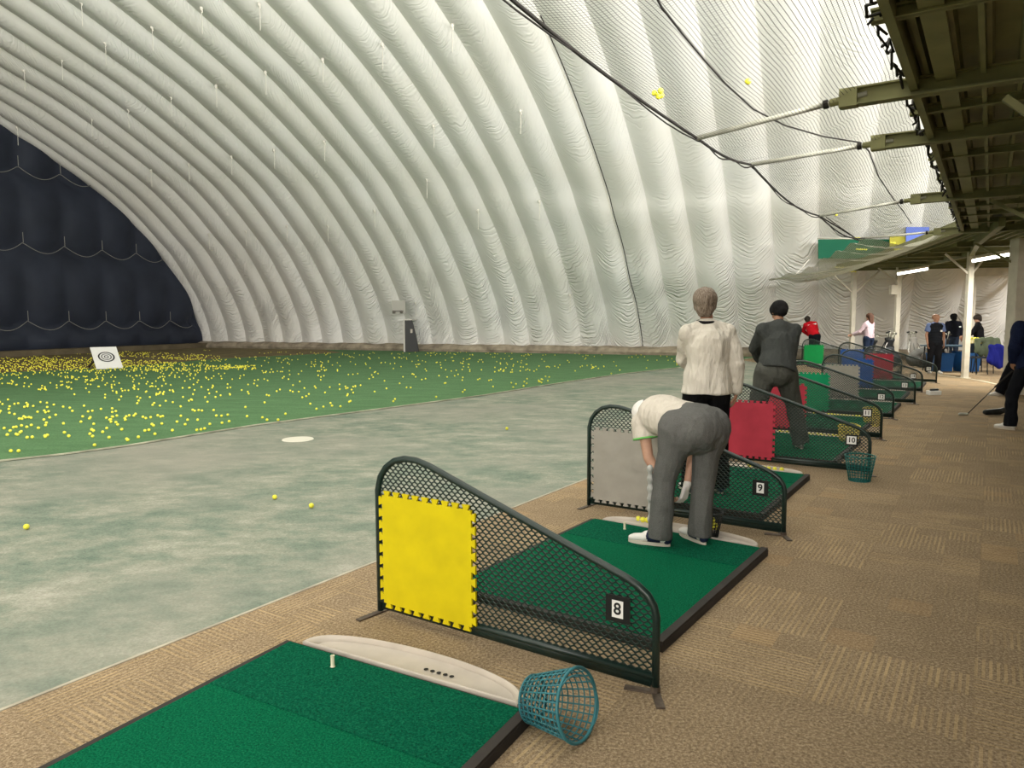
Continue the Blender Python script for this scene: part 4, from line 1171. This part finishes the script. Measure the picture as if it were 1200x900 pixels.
def golf_bag(p, rz, lean, lab, m1, m2, heads=5):
    t = thing('golf_bag', lab, 'golf bag', p, rz, 'golf bags by the post'); T = Matrix.Rotation(lean, 4, 'X')
    mb = MB(); mb.lathe([(.0001, 0), (.12, 0), (.13, .03), (.125, .3), (.13, .6), (.12, .8), (.135, .86), (.135, .9), (.12, .9), (.11, .8), (.0001, .78)], 18, T @ Matrix.Scale(.85, 4, V((0, 1, 0)))); obj('body', mb, m1, t, True)
    mb = MB(); mb.cap(T @ V((0, -.12, .12)), .09, T @ V((0, -.11, .42)), .075); obj('pocket', mb, m2, t, True)
    mb = MB(); mb.cap(T @ V((.11, -.03, .2)), .06, T @ V((.11, -.03, .6)), .05); obj('pocket', mb, m2, t, True)
    mb = MB(); mb.tube([T @ V((-.12, 0, .25)), T @ V((-.22, 0, .5)), T @ V((-.12, 0, .78))], .018, 6); obj('strap', mb, m2, t, True)
    r = random.Random(int(p.x*77))
    for k in range(heads):
        a = k*1.9; b = T @ V((.06*cos(a), .06*sin(a), .75)); e = T @ V((.1*cos(a), .1*sin(a), 1.02+.1*r.random()))
        mb = MB(); mb.tube([b, e], .007, 5); mb.cap(e, .022, e+V((.05*cos(a+1), .05*sin(a+1), -.02)), .03, 8); obj('club', mb, [M['pipe'], M['blackplastic']][k % 2], t, True)
    for sx in (-1, 1):
        mb = MB(); mb.tube([T @ V((sx*.08, -.1, .7)), V((sx*.22, -.3, 0))], .008, 5); obj('stand_leg', mb, M['blackplastic'], t)
for (p_, sx, lab_, c_) in ((V((11.75, 22.75, 0)), 1.0, 'black holdall heaped on the carpet beside the person in lilac', (.02, .022, .026)), (V((12.55, 22.3, 0)), .85, 'dark grey rucksack standing right of the post with the cream box', (.07, .07, .065)), (V((12.45, 21.5, 0)), .7, 'black and tan rucksack behind the person in the vest', (.03, .025, .02))):
    mb = MB(); mb.cap((-.22*sx, 0, .26), .22, (.22*sx, 0, .24), .24, 14, (V((0, 1, 0)), .7)); mb.cap((-.1, 0, .42), .16, (.12, .02, .5), .13, 12); mb.cap((-.05, -.15, .2), .12, (.1, -.15, .3), .1, 12)
    o = vox(mb, .02, 'holdall', mat('holdall_'+str(len(bpy.data.materials)), c_, .8), 3, disp=lambda v: .012*sin(v.x*25+v.z*18)); o.location = p_; tag(o, lab_, 'bag')
bk = mat('bag_black', (.02, .022, .024), .7); bg = mat('bag_grey', (.25, .24, .22), .7); bw = mat('bag_white', (.6, .58, .54), .6)
golf_bag(V((11.9, 23.2, 0)), .5, .25, 'black golf bag on the carpet left of the post', bk, bg, 5)
golf_bag(V((12.25, 23.6, 0)), -.4, .2, 'black golf bag leaning right against the post', bk, bk, 4)
golf_bag(V((13.05, 23.4, 0)), .2, -.2, 'pale grey golf bag standing right of the post', bg, bw, 5)
golf_bag(V((13.0, 21.9, 0)), -.7, .3, 'black and white golf bag behind the person in the vest', bk, bw, 5)
golf_bag(V((11.55, 23.9, 0)), .9, .4, 'black golf bag tipped over behind the person in lilac', bk, bk, 3)
golf_bag(V((13.45, 22.7, 0)), .1, .15, 'dark grey golf bag nearest the man in the hooded jacket', bk, bg, 4)

# ================================================================== PEOPLE
def hand(mb, w, d, pn, side, curl=.6, s=1.0, spread=.0):
    """w wrist, d pointing direction, pn palm normal (palm faces pn), side +1 thumb towards d x pn"""
    d = d.normalized(); pn = (pn-d*pn.dot(d)).normalized(); x = d.cross(pn)*side
    palm0 = w+d*.02*s; palm1 = w+d*.085*s
    for k in (-1, -.35, .35, 1): mb.cap(palm0+x*(.016*k*s), .015*s, palm1+x*(.027*k*s), .0115*s, 8)
    Ls = (.068, .078, .073, .056)
    for k, l in enumerate(Ls):
        off = (1.0-k*.667)
        p = palm1+x*(.028*off*s); l *= s; a = 0; dd = d
        for seg, fr in enumerate((.45, .32, .23)):
            a += curl*(.55 if seg == 0 else .8)
            dd = (d*cos(a)+pn*sin(a)+x*(.06*off)).normalized(); q = p+dd*(l*fr*1.15)
            mb.cap(p, (.0095-.001*seg)*s, q, (.0087-.001*seg)*s, 8); p = q
    p = w+d*.03*s+x*.022*s
    for l, dirn in ((.04, d*.6+x*.75+pn*.35), (.03, d*.85+x*.25+pn*.5), (.022, d*.9+pn*.6)):
        q = p+dirn.normalized()*l*s; mb.cap(p, .0105*s, q, .009*s, 8); p = q
def head_shape(mb, c, fwd, up, s=1.0, neck=None):
    fwd = fwd.normalized(); up = (up-fwd*up.dot(fwd)).normalized(); r = fwd.cross(up)
    P = lambda x, y, z: c+r*(x*s)+fwd*(y*s)+up*(z*s)
    mb.cap(P(0, -.025, .028), .088*s, P(0, .018, .03), .083*s, 18, (r, .86))
    mb.cap(P(0, .02, -.02), .068*s, P(0, .045, -.07), .046*s, 14, (r, .95))        # face to chin
    mb.cap(P(0, .058, -.088), .022*s, P(0, .062, -.098), .02*s, 8)
    mb.cap(P(-.03, .074, .026), .012*s, P(.03, .074, .026), .012*s, 8)              # brow
    mb.cap(P(0, .086, .012), .010*s, P(0, .104, -.022), .014*s, 8)                  # nose
    mb.cap(P(-.018, .084, -.052), .009*s, P(.018, .084, -.052), .009*s, 8)          # lips
    for sx in (-1, 1):
        mb.cap(P(sx*.078, -.005, .015), .013*s, P(sx*.076, .0, -.022), .010*s, 8, (r, .6))
        mb.cap(P(sx*.04, .06, -.02), .02*s, P(sx*.042, .05, -.03), .02*s, 8)
    return P
def hair_cap(name, P, s, m, t, full=1.0, long=0, size=.008):
    mb = MB()
    mb.cap(P(0, -.032, .034), .099*s, P(0, .012, .044), .09*s, 18)
    mb.cap(P(0, -.06, -.0), .07*s, P(0, -.055, -.05), .055*s, 14)
    mb.cap(P(-.03, -.05, -.05), .045*s, P(.03, -.05, -.05), .045*s, 12); mb.cap(P(-.022, -.05, -.078), .038*s, P(.022, -.05, -.078), .038*s, 12)
    for sx in (-1, 1): mb.cap(P(sx*.05, -.02, .01), .045*s, P(sx*.055, -.02, -.03), .035*s, 10)
    if long:
        mb.cap(P(0, -.07, 0), .07*s, P(0, -.08, -long), .05*s, 12); mb.cap(P(.05, -.05, 0), .05*s, P(.06, -.06, -long*.9), .03*s, 10); mb.cap(P(-.05, -.05, 0), .05*s, P(-.05, -.06, -long*.9), .035*s, 10)
    return vox(mb, size, name, m, 3, t, disp=lambda v: .002*sin(v.x*120+v.y*70))
def shoe(t, heel, toe_dir, up=V((0, 0, 1)), L=.28, m=None, size=.007, accent=True, sole=None):
    d = toe_dir.normalized(); x = V((d.y, -d.x, 0)); h = heel
    mb = MB()
    mb.cap(h+V((0, 0, .05)), .036, h+d*(L*.45)+V((0, 0, .052)), .038, 12); mb.cap(h+d*(L*.4)+V((0, 0, .045)), .040, h+d*(L*.74)+V((0, 0, .036)), .036, 12, (V((0, 0, 1)), .75))
    mb.cap(h+d*(L*.7)+V((0, 0, .036)), .036, h+d*(L*.82)+V((0, 0, .032)), .03, 12, (V((0, 0, 1)), .7))
    mb.cap(h+V((0, 0, .05)), .034, h+d*.03+V((0, 0, .09)), .038, 12)
    u = vox(mb, size, 'shoe_upper', m or M['shoe'], 3, t)
    mb = MB(); pts = []
    for k in range(24):
        a = 2*pi*k/24; yy = L*.42+L*.53*cos(a)-0; wd = (.041 if cos(a) > 0 else .034)*(1 if abs(cos(a)) < .75 else .97); pts.append((sin(a)*wd, yy))
    mb.prism(pts, 0, .022, lambda a, b, z: h+x*a+d*(b-.006)+V((0, 0, z))); smooth_angle(obj('shoe_sole', mb, sole or M['sole'], u), 60)
    if accent:
        mb = MB(); mb.cap(h+d*.045+V((0, 0, .052)), .0425, h+d*.10+V((0, 0, .052)), .0435, 12, (V((0, 0, 1)), .95)); mb.cap(h+d*-.012+V((0, 0, .042)), .033, h+d*-.010+V((0, 0, .06)), .034, 10)
        obj('shoe_saddle', mb, M['navy'], u, True)
    return u
def person(root, label, J, trs, shirt, hair, skinm, rz=0, shoe_m=None, name='person', size=.009, glove=None, sleeve=1.0, cuff=.07, shirtR=1.0, seat=1.0, folds=.008, hem=None, hat=None, bare_head=False, long=0, accent=True, hc=None, extras=None, trimm=None, group=None, leg_r=1.0, shoe_sole=None):
    """J: dict of joints in metres, local frame"""
    t = thing(name, label, 'person', root, rz)
    g = {k: V(v) for k, v in J.items() if not isinstance(v, (int, float))}
    s = J.get('s', 1.0)
    body = MB(); fwd = g['fwd']; hup = g.get('hup', V((0, 0, 1)))
    up_t = (g['chest']-g['pel']).normalized(); lat = (g['shR']-g['shL']).normalized(); front = lat.cross(up_t)*-1
    depth = up_t.cross(lat).normalized()
    # torso
    body.cap(g['pel'], .13, g['chest'], .135, 16, (depth, .78)); body.cap(g['shL'], .05, g['shR'], .05, 12); body.cap(g['chest'], .11, lerp(g['shL'], g['shR'], .5)+up_t*.0, .08, 12, (depth, .8))
    body.cap(g['hipL'], .10, g['hipR'], .10, 12)
    nk = lerp(g['shL'], g['shR'], .5); hcn = g['head']
    body.cap(nk, .062, lerp(nk, hcn, .62), .052, 12)
    P = head_shape(body, hcn, fwd, hup, J.get('hs', 1.0))
    for sd, sg in (('L', -1), ('R', 1)):
        body.cap(g['sh'+sd], .047, g['el'+sd], .037, 12); body.cap(g['el'+sd], .038, lerp(g['el'+sd], g['wr'+sd], .3), .037, 12); body.cap(lerp(g['el'+sd], g['wr'+sd], .3), .037, g['wr'+sd], .025, 12)
        body.cap(g['hip'+sd], .075, g['kn'+sd], .048, 12); body.cap(g['kn'+sd], .048, lerp(g['kn'+sd], g['an'+sd], .3), .05, 12); body.cap(lerp(g['kn'+sd], g['an'+sd], .3), .05, g['an'+sd], .034, 12)
        toe = g['toe'+sd]; fl = V((toe.x-g['an'+sd].x, toe.y-g['an'+sd].y, 0)).normalized()
        body.cap(g['an'+sd]+V((0, 0, -.01)), .03, g['an'+sd]+fl*.12+V((0, 0, -.045)), .022, 10)
        hd_ = g.get('hd'+sd, g['wr'+sd]-g['el'+sd]); hp = g.get('hp'+sd, V((0, 1, 0)))
        if not (glove and sd in glove): hand(body, g['wr'+sd], hd_, hp, J.get('ts'+sd, -sg), J.get('curl', .55))
    b = vox(body, min(size, .0065) if size < .01 else size, 'body', skinm, 3, t)
    if glove:
        for sd in glove:
            mb = MB(); hd_ = g.get('hd'+sd, g['wr'+sd]-g['el'+sd]); mb.cap(g['wr'+sd]-hd_.normalized()*.005, .029, g['wr'+sd]+hd_.normalized()*.03, .026, 10); hand(mb, g['wr'+sd], hd_, g.get('hp'+sd, V((0, 1, 0))), J.get('ts'+sd, 1), J.get('curl', .55), 1.2)
            vox(mb, .0055, 'glove', M['glove'], 2, t)
    # trousers
    tr = MB()
    for sd in 'LR':
        tr.cap(g['hip'+sd]+V((0, 0, .02)), .118*seat, lerp(g['hip'+sd], g['kn'+sd], .5), .095*leg_r, 16); tr.cap(lerp(g['hip'+sd], g['kn'+sd], .45), .097*leg_r, g['kn'+sd], .080*leg_r, 16)
        e = g['an'+sd]+V((0, 0, -.0)); k = g['kn'+sd]; tr.cap(k, .080*leg_r, lerp(k, e, .6), .074*leg_r, 16)
        tr.cyl(lerp(k, e, 1.0)+V((0, 0, -.045)), .083*leg_r, lerp(k, e, .5), .076*leg_r, 20)
    tr.cap(lerp(g['hipL'], g['hipR'], .1), .125*seat, lerp(g['hipL'], g['hipR'], .9), .125*seat, 16)
    tr.cap(g['pel'], .155*seat, lerp(g['pel'], g['chest'], .18), .142*seat, 16, (depth, .86))
    sd_ = random.Random(len(label)).random()*6
    def fold_t(v): return folds*(sin(v.x*38+v.z*13+sd_)*.45+sin(v.z*31+v.x*17+v.y*21+sd_)*.5)*(.5+.5*sin(v.z*7+v.x*9+sd_))
    vox(tr, size, 'trousers', trs, 5, t, disp=fold_t)
    # shirt
    sh = MB(); R = shirtR
    lo = lerp(g['pel'], g['chest'], J.get('hem', .12))
    (sh.cap if J.get('round_hem') else sh.cyl)(lo, .160*R*J.get('hemw', 1), lerp(g['pel'], g['chest'], .55), .152*R, 20, (depth, .84)); sh.cap(lerp(lo, g['chest'], .35), .150*R, lerp(g['pel'], g['chest'], .6), .150*R, 16, (depth, .84)); sh.cap(lerp(g['pel'], g['chest'], .5), .152*R, g['chest'], .162*R, 16, (depth, .82))
    sh.cap(g['chest'], .15*R, nk-up_t*.02, .105*R, 16, (depth, .85)); sh.cap(g['shL']-up_t*.015, .060*R, g['shR']-up_t*.015, .060*R, 14)
    for sg in ('L', 'R'): sh.cap(lerp(g['chest'], g['sh'+sg], .4), .105*R, g['sh'+sg]-up_t*.02, .068*R, 14, (depth, .9))
    sh.cap(nk, .078, lerp(nk, hcn, .32), .064, 12)
    for sg in ('L', 'R'): sh.cap(lerp(nk, hcn, .22), .068, g['sh'+sg]-up_t*.01, .056*R, 14)
    for sd in 'LR':
        a_, e_, w_ = g['sh'+sd], g['el'+sd], g['wr'+sd]
        if sleeve >= 1: sh.cap(a_-up_t*.01, .063*R, e_, .054*R, 14); sh.cap(e_, .058*R, lerp(e_, w_, .92), .042*R, 14)
        else: sh.cap(a_, .076*R, lerp(a_, e_, sleeve*.6), .074*R, 14); sh.cyl(lerp(a_, e_, sleeve+.12), .078*R, a_, .074*R, 18)
    def fold_s(v): return folds*(sin(v.z*30+v.x*14+sd_)*.5+sin(v.x*24-v.z*17+v.y*13+sd_)*.5)*(.5+.5*sin(v.x*8+v.z*5+sd_))
    so = vox(sh, size, 'shirt', shirt, 4, t, disp=fold_s)
    if trimm:
        for sd in 'LR':
            a_, e_ = g['sh'+sd], g['el'+sd]; d = (e_-a_).normalized(); c_ = lerp(a_, e_, sleeve+.12)
            mb = MB(); mb.cyl(c_-d*.006, .0795*R, c_+d*.005, .0795*R, 24); obj('sleeve_trim', mb, trimm, so)
    for sd in 'LR':
        an = g['an'+sd]; toe = g['toe'+sd]; fl = V((toe.x-an.x, toe.y-an.y, 0)).normalized()
        shoe(t, V((an.x, an.y, an.z-.09))-fl*.035, fl, L=.272, m=shoe_m, size=max(.007, size), accent=accent, sole=shoe_sole)
    if hair: hair_cap('hair', P, J.get('hs', 1.0), hair, t, long=long, size=max(.006, size*.8))
    if hat == 'beanie':
        mb = MB(); mb.cap(P(0, -.03, .03), .103, P(0, .012, .045), .094, 18); mb.cap(P(0, -.055, -.02), .075, P(0, -.03, .0), .085, 14); vox(mb, .008, 'beanie', M['beanie'], 3, t, disp=lambda v: .0015*sin(v.x*300))
    if hat == 'cap':
        mb = MB(); mb.cap(P(0, -.03, .04), .099, P(0, .012, .048), .092, 18, (V((0, 0, 1)), 1)); mb.cap(P(0, .07, .04), .05, P(0, .13, .03), .045, 12, (hup, .16)); vox(mb, .007, 'cap', M['glove'], 3, t)
        mb = MB(); mb.cap(P(.0, -.1, .03), .03, P(0, -.118, .035), .02, 10); obj('cap_strap', mb, M['navy'], t, True)
    return t, P
M['beanie'] = mat('black_knit', (.008, .008, .009), .95)
grey_tr = heather('grey_marl_trousers', (.125, .125, .12)); 
beige_shirt = cloth('off_white_polo', (.62, .57, .50), .45, .04)
M['lime'] = mat('lime_trim', (.15, .5, .12), .7)
# 1. bending man
R1 = V((1.15, 4.72, .053))
J = dict(pel=(.055, -.0, .80), chest=(-.085, .38, .83), shL=(-.215, .42, .77), shR=(.085, .52, .785), head=(-.15, .69, .765), fwd=(-.02, .25, -1), hup=(0, 1, .3),
         elL=(-.185, .36, .53), wrL=(-.07, .33, .33), elR=(.15, .42, .54), wrR=(.095, .36, .335), hdR=(-.25, .0, -1), hpR=(-.6, .6, 0), hdL=(.3, .1, -1), hpL=(1, 0, .2),
         hipL=(-.055, .0, .76), hipR=(.155, .03, .77), knL=(-.135, .05, .45), knR=(.135, .08, .45), anL=(-.165, .02, .09), anR=(.115, .08, .09), toeL=(-.40, .13, .03), toeR=(.03, .28, .03), hem=.22, curl=1.05, tsR=1, round_hem=1)
pt, PP = person(R1, 'person bending down in grey trousers and a white polo shirt', J, grey_tr, beige_shirt, None, M['skin'], size=.008, sleeve=.33, glove=['R'], seat=1.22, shirtR=1.12, folds=.006, hat='cap', trimm=M['lime'], leg_r=1.0)
# towel hanging at the near knee
mb = MB(); mb.cap((-.215, .10, .30), .022, (-.225, .08, .52), .02, 10, (V((0, 1, 0)), 1)); mb.cap((-.215, .10, .12), .018, (-.215, .10, .30), .022, 10)
o = vox(mb, .007, 'hanging_towel', cloth('grey_white_towel', (.42, .42, .40), .8), 3, disp=lambda v: .004*sin(v.z*90)); o.location = R1; tag(o, 'pale grey striped towel hanging beside the bending man\'s left knee', 'towel')
# 2. man in white sweater
g2 = G(826, 577, .053)
J = dict(pel=(0, 0, .95), chest=(.0, -.01, 1.27), shL=(-.175, .0, 1.40), shR=(.175, .01, 1.40), head=(-.02, .035, 1.635), fwd=(.3, 1, -.12), hup=(0, .1, 1),
         elL=(-.17, .17, 1.16), wrL=(-.05, .33, 1.04), elR=(.245, -.04, 1.12), wrR=(.255, .0, .875), hdR=(-.15, .15, -1), hpR=(-1, .3, 0), hpL=(1, 0, 0),
         hipL=(-.09, 0, .92), hipR=(.09, 0, .92), knL=(-.115, .02, .50), knR=(.12, .02, .50), anL=(-.13, 0, .09), anR=(.13, 0, .09), toeL=(-.18, .25, .03), toeR=(.16, .25, .03), hem=-.25, hemw=1.18, curl=.6, hs=1.06)
wm, _ = person(g2, 'person standing in a white long-sleeved sweater and black trousers, seen from behind', J, cloth('black_trousers', (.006, .006, .007)), cloth('white_sweater', (.66, .62, .55), .55, .03, 5), M['hair_grey'], M['skin2'], size=.009, shirtR=1.17, folds=.010)
mb = MB(); mb.tube([V((-.018+.066*cos(a*pi/10), .012+.066*sin(a*pi/10), 1.478+.008*sin(a*pi/10))) for a in range(20)], .016, 8, closed=True); obj('dark_collar', mb, M['beanie'], wm, True)
# 3. man in beanie and grey pullover
g3 = G(912, 525, .053)
J = dict(pel=(-.06, -.05, .90), chest=(.01, .08, 1.20), shL=(-.17, .12, 1.385), shR=(.19, .12, 1.375), head=(.05, .24, 1.575), fwd=(-.1, 1, -.7), hup=(0, .5, 1),
         elL=(-.20, .30, 1.15), wrL=(-.03, .50, .94), elR=(.215, .26, 1.12), wrR=(.07, .50, .90), hpL=(1, 0, 0), hpR=(-1, 0, 0),
         hipL=(-.165, -.02, .87), hipR=(.045, -.02, .87), knL=(-.24, .08, .49), knR=(.20, .08, .49), anL=(-.27, .0, .09), anR=(.26, .0, .09), toeL=(-.36, .24, .03), toeR=(.30, .25, .03), hem=-.02, hemw=1.05, curl=1.0, hs=1.05)
person(g3, 'person in a black beanie, grey pullover and grey trousers taking a golf stance', J, heather('grey_trousers', (.085, .088, .078)), heather('dark_grey_pullover', (.055, .06, .058)), None, M['skin2'], size=.010, shirtR=1.3, folds=.011, hat='beanie', seat=1.22, leg_r=1.18, accent=False)
mb = MB(); a_ = V((.02, .56, .98)); b_ = V((.0, .95, .06)); mb.tube([a_, b_], .006, 6); 
cl = thing('golf_club', 'golf club held by the person in the black beanie', 'golf club', g3); obj('shaft', mb, M['pipe'], cl)
mb = MB(); mb.tube([a_+(a_-b_)*.12, a_+(b_-a_)*.12], .012, 8); obj('grip', mb, M['rope'], cl); mb = MB(); mb.cap(b_, .02, b_+V((-.07, .02, -.01)), .024, 8); obj('club_head', mb, M['blackplastic'], cl, True)
# 4. generic standing pose
def stand(h=1.72, lean=0.0, arms='down', w=1.0):
    k = h/1.75; L = lean
    J = dict(pel=(0, 0, .95*k), chest=(0, L*.5, 1.25*k), shL=(-.17*w, L*.8, 1.43*k), shR=(.17*w, L*.8, 1.43*k), head=(0, L*1.2, 1.64*k-L*.15), fwd=(0, 1, -.3*(L > 0)-.05), hup=(0, L, 1),
             hipL=(-.09, 0, .92*k), hipR=(.09, 0, .92*k), knL=(-.10, .02, .5*k), knR=(.10, .02, .5*k), anL=(-.11, 0, .09), anR=(.11, 0, .09), toeL=(-.14, .24, .03), toeR=(.14, .24, .03), hem=.0, curl=.5, hpL=(1, 0, 0), hpR=(-1, 0, 0))
    if arms == 'down': J.update(elL=(-.23*w, L*.8, 1.15*k), wrL=(-.22*w, .06+L*.9, .90*k), elR=(.23*w, L*.8, 1.15*k), wrR=(.22*w, .06+L*.9, .90*k))
    if arms == 'fwd': J.update(elL=(-.22, .12+L, 1.15*k), wrL=(-.06, .36+L, 1.05*k), elR=(.22, .12+L, 1.15*k), wrR=(.06, .36+L, 1.02*k))
    return J
SZ = .014
# red
J = stand(1.68, .30, 'fwd'); J['chest'] = (-.06, .16, 1.18); J['shL'] = (-.24, .25, 1.30); J['shR'] = (.10, .26, 1.36); J['head'] = (-.14, .36, 1.47); J['elL'] = (-.24, .42, 1.08); J['elR'] = (.22, .36, 1.12); J['wrL'] = (.02, .58, .92); J['wrR'] = (.10, .56, .86)
g4 = V((10.55, 25.3, 0)); rt, PR = person(g4, 'person in a red jacket bent over a swing at the farthest bays', J, cloth('black_tr2', (.006, .008, .012)), cloth('red_jacket', (.55, .01, .02)), M['hair_dark'], M['skin'], size=SZ, shirtR=1.15, accent=False)
mb = MB(); mb.bar(V((-.2, .12, 1.275)), V((.09, .13, 1.335)), .03, .045); obj('back_stripe', mb, M['plate_white'], rt)
# lilac
J = stand(1.66, .0, 'fwd'); J['wrL'] = (-.32, .34, 1.02); J['elL'] = (-.26, .14, 1.10); J['wrR'] = (-.22, .42, 1.0)
g5 = V((11.25, 22.9, 0)); person(g5, 'person with brown hair in a pale lilac hooded top holding a club', J, cloth('dark_jeans', (.015, .025, .055)), cloth('lilac_top', (.55, .42, .48)), M['hair_brown'], M['skin'], rz=.55, size=SZ, shirtR=1.12, long=.17, accent=False)
mb = MB(); mb.tube([V((0, 0, 0)), V((-.30, .25, -.01)), V((-.55, .48, -.02))], .008, 5); o = obj('golf_club', mb, M['blackplastic']); o.location = (10.9, 22.95, 1.02); tag(o, 'thin golf club held level by the person in lilac', 'golf club')
# vest man facing the viewer
g6 = V((11.65, 20.0, 0)); J = stand(1.62, .0, 'down', .98); J['fwd'] = (-.7, 1, -.25); J['knL'] = (-.09, .06, .47); J['anR'] = (.08, -.14, .09); J['toeR'] = (.1, .1, .03)
vt, PV = person(g6, 'person in a black quilted vest over a blue shirt walking towards the viewer', J, cloth('black_tr3', (.008, .008, .01)), cloth('blue_shirt', (.13, .18, .34)), None, M['skin2'], rz=pi-.1, size=SZ, sleeve=.55, shirtR=1.0, accent=False)
mb = MB(); k = 1.62/1.75; mb.cap((0, 0, .98*k), .172, (0, 0, 1.25*k), .178, 18, (V((0, 1, 0)), .84)); mb.cap((0, 0, 1.25*k), .175, (0, 0, 1.40*k), .12, 18, (V((0, 1, 0)), .9)); mb.cap((-.125, 0, 1.40*k), .088, (.125, 0, 1.40*k), .088, 12)
vox(mb, .012, 'quilted_vest', cloth('black_vest', (.01, .012, .016)), 2, vt, disp=lambda v: .008*abs(sin(v.z*42)))
mb = MB(); mb.box((-.09, .158, 1.27*k), (.05, .012, .05)); obj('vest_badge', mb, M['plate_white'], vt)
# hooded man
g7 = V((15.0, 24.7, 0)); J = stand(1.64, .0, 'down', 1.2)
ht, PH = person(g7, 'person in a black hooded jacket facing the viewer behind the table', J, cloth('dark_tr4', (.02, .03, .05)), cloth('black_hoodie', (.008, .01, .016)), None, M['skin2'], rz=pi+.05, size=SZ, shirtR=1.3, hat='beanie', accent=False, shoe_m=mat('blue_grey_shoe', (.2, .3, .36), .6))
mb = MB(); mb.cap(PH(0, .03, -.06), .075, PH(0, .05, -.03), .07, 12); vox(mb, .012, 'face_mask', M['beanie'], 2, ht)
mb = MB(); mb.box((-.12, .165, 1.22), (.07, .012, .04)); obj('chest_logo', mb, M['plate_white'], ht)
# black sweater man at the table
g8 = V((14.35, 22.3, 0)); J = stand(1.60, .06, 'fwd', 1.0); J['fwd'] = (-.6, 1, -.6)
person(g8, 'person with short dark hair in a black sweater standing right of the table', J, cloth('dark_tr5', (.012, .012, .016)), cloth('black_sweater', (.008, .008, .01)), M['hair_dark'], M['skin'], rz=.9, size=SZ, shirtR=1.08, accent=False)
# seated bag-side person is part hidden: none visible
# golfer in navy at the right edge
g9 = G(1206, 503)
J = stand(1.74, .20, 'down', 1.1); J.update(pel=(0, -.02, .93), hem=-.35, elL=(-.27, .02, 1.14), wrL=(-.22, .10, .95), knL=(-.24, .05, .5), anL=(-.29, 0, .09), toeL=(-.36, .2, .03), head=(.24, .30, 1.55), chest=(.06, .10, 1.25), shL=(-.10, .16, 1.42), shR=(.28, .16, 1.40))
person(g9, 'person in a long navy jacket and black trousers cut off by the right edge', J, cloth('black_tr6', (.006, .007, .01)), cloth('navy_jacket', (.008, .013, .04)), M['hair_dark'], M['skin2'], rz=.1, size=.011, shirtR=1.45, accent=False, folds=.012)
# second golfer behind
g10 = G(1178, 464)
J = stand(1.56, .2, 'down', .8); J.update(pel=(.30, -.05, .82), chest=(.42, .05, 1.10), shL=(.34, .12, 1.22), shR=(.58, .12, 1.2), head=(.5, .28, 1.34), elL=(.34, .2, 1.0), wrL=(.38, .3, .8), elR=(.6, .2, 1.0), wrR=(.5, .3, .8), hipL=(.22, -.03, .80), hipR=(.38, -.03, .80),
         knL=(.06, .03, .48), knR=(.28, .05, .48), anL=(-.12, .0, .09), anR=(.10, .12, .09), toeL=(-.42, .02, .03), toeR=(-.16, .14, .03))
person(g10, 'person in loose black trousers and white shoes bent behind the navy jacket', J, cloth('black_tr7', (.006, .006, .009)), cloth('black_top7', (.01, .012, .025)), M['hair_dark'], M['skin'], rz=0, size=.012, shirtR=1.1, accent=False, leg_r=1.1)
ch = G(1131, 485.5, .02); top_ = atY(1172, 448, 11.2)
cl = thing('golf_club', 'golf club with its head resting on the carpet by the navy golfer', 'golf club', ch)
mb = MB(); mb.tube([V((.04, 0, .01)), top_-ch], .007, 6); obj('shaft', mb, M['blackplastic'], cl); mb = MB(); mb.cap((.03, 0, 0), .022, (-.07, .02, 0), .026, 8); obj('club_head', mb, M['pipe'], cl, True)
mb = MB(); mb.tube([(top_-ch)*.85, (top_-ch)*1.35], .013, 6); obj('grip', mb, M['rope'], cl)

# ================================================================== LIGHT
def area(name, loc, target, size, power, col=(1, .96, .9)):
    l = bpy.data.lights.new(name, 'AREA'); l.energy = power; l.size = size; l.color = col; l.shape = 'DISK'
    o = bpy.data.objects.new(name, l); C.objects.link(o); o.location = loc
    o.rotation_euler = (V(target)-V(loc)).to_track_quat('-Z', 'Y').to_euler(); return o
# metal-halide floodlights standing on the shed roof, aimed up at the dome
for i, (a, pw) in enumerate(((-10, 2000), (-4, 2000), (2, 1500), (8, 850), (14, 480))):
    p = row(a, -3.2, 4.3); tgt_ = p+QV*7+RV*2+V((0, 0, 7))
    area('flood_and_fill', p, tgt_, .8, pw, (1, .97, .93))
for i, (t, u) in enumerate(((12, -20), (24, -16), (0, -22))):
    p = dome(t, u, 3.5); area('flood_and_fill', p, p+V((0, 0, 8))+NV*7, .8, 1500, (1, .91, .80))  # further uplights added behind the camera, out of view
for c_, s_ in ((atY(1070, 318, 21.5)+V((0, 0, -.08)), 170), (atY(1161, 302, 17.0)+V((0, 0, -.08)), 150)):
    area('tube_lamp', c_, c_+V((0, 0, -1)), .5, s_, (1, .96, .85))
area('flood_and_fill', (18.0, 17.5, 4.4), (16.5, 25.5, 2.2), 1.2, 420, (1, .97, .93))  # added fill light, unseen, brightens the wall behind the shed
area('flood_and_fill', (19.5, 11.0, 4.4), (24, 21, 4), 1.2, 800, (1, .97, .93))  # second unseen fill, added to lift the wall further right
w = bpy.data.worlds.new('world'); bpy.context.scene.world = w; w.use_nodes = True
w.node_tree.nodes['Background'].inputs[0].default_value = (.5, .55, .6, 1); w.node_tree.nodes['Background'].inputs[1].default_value = .3
vs_ = bpy.context.scene.view_settings; vs_.view_transform = 'Standard'; vs_.look = 'None'; vs_.gamma = 1; vs_.use_curve_mapping = False; vs_.exposure = 0
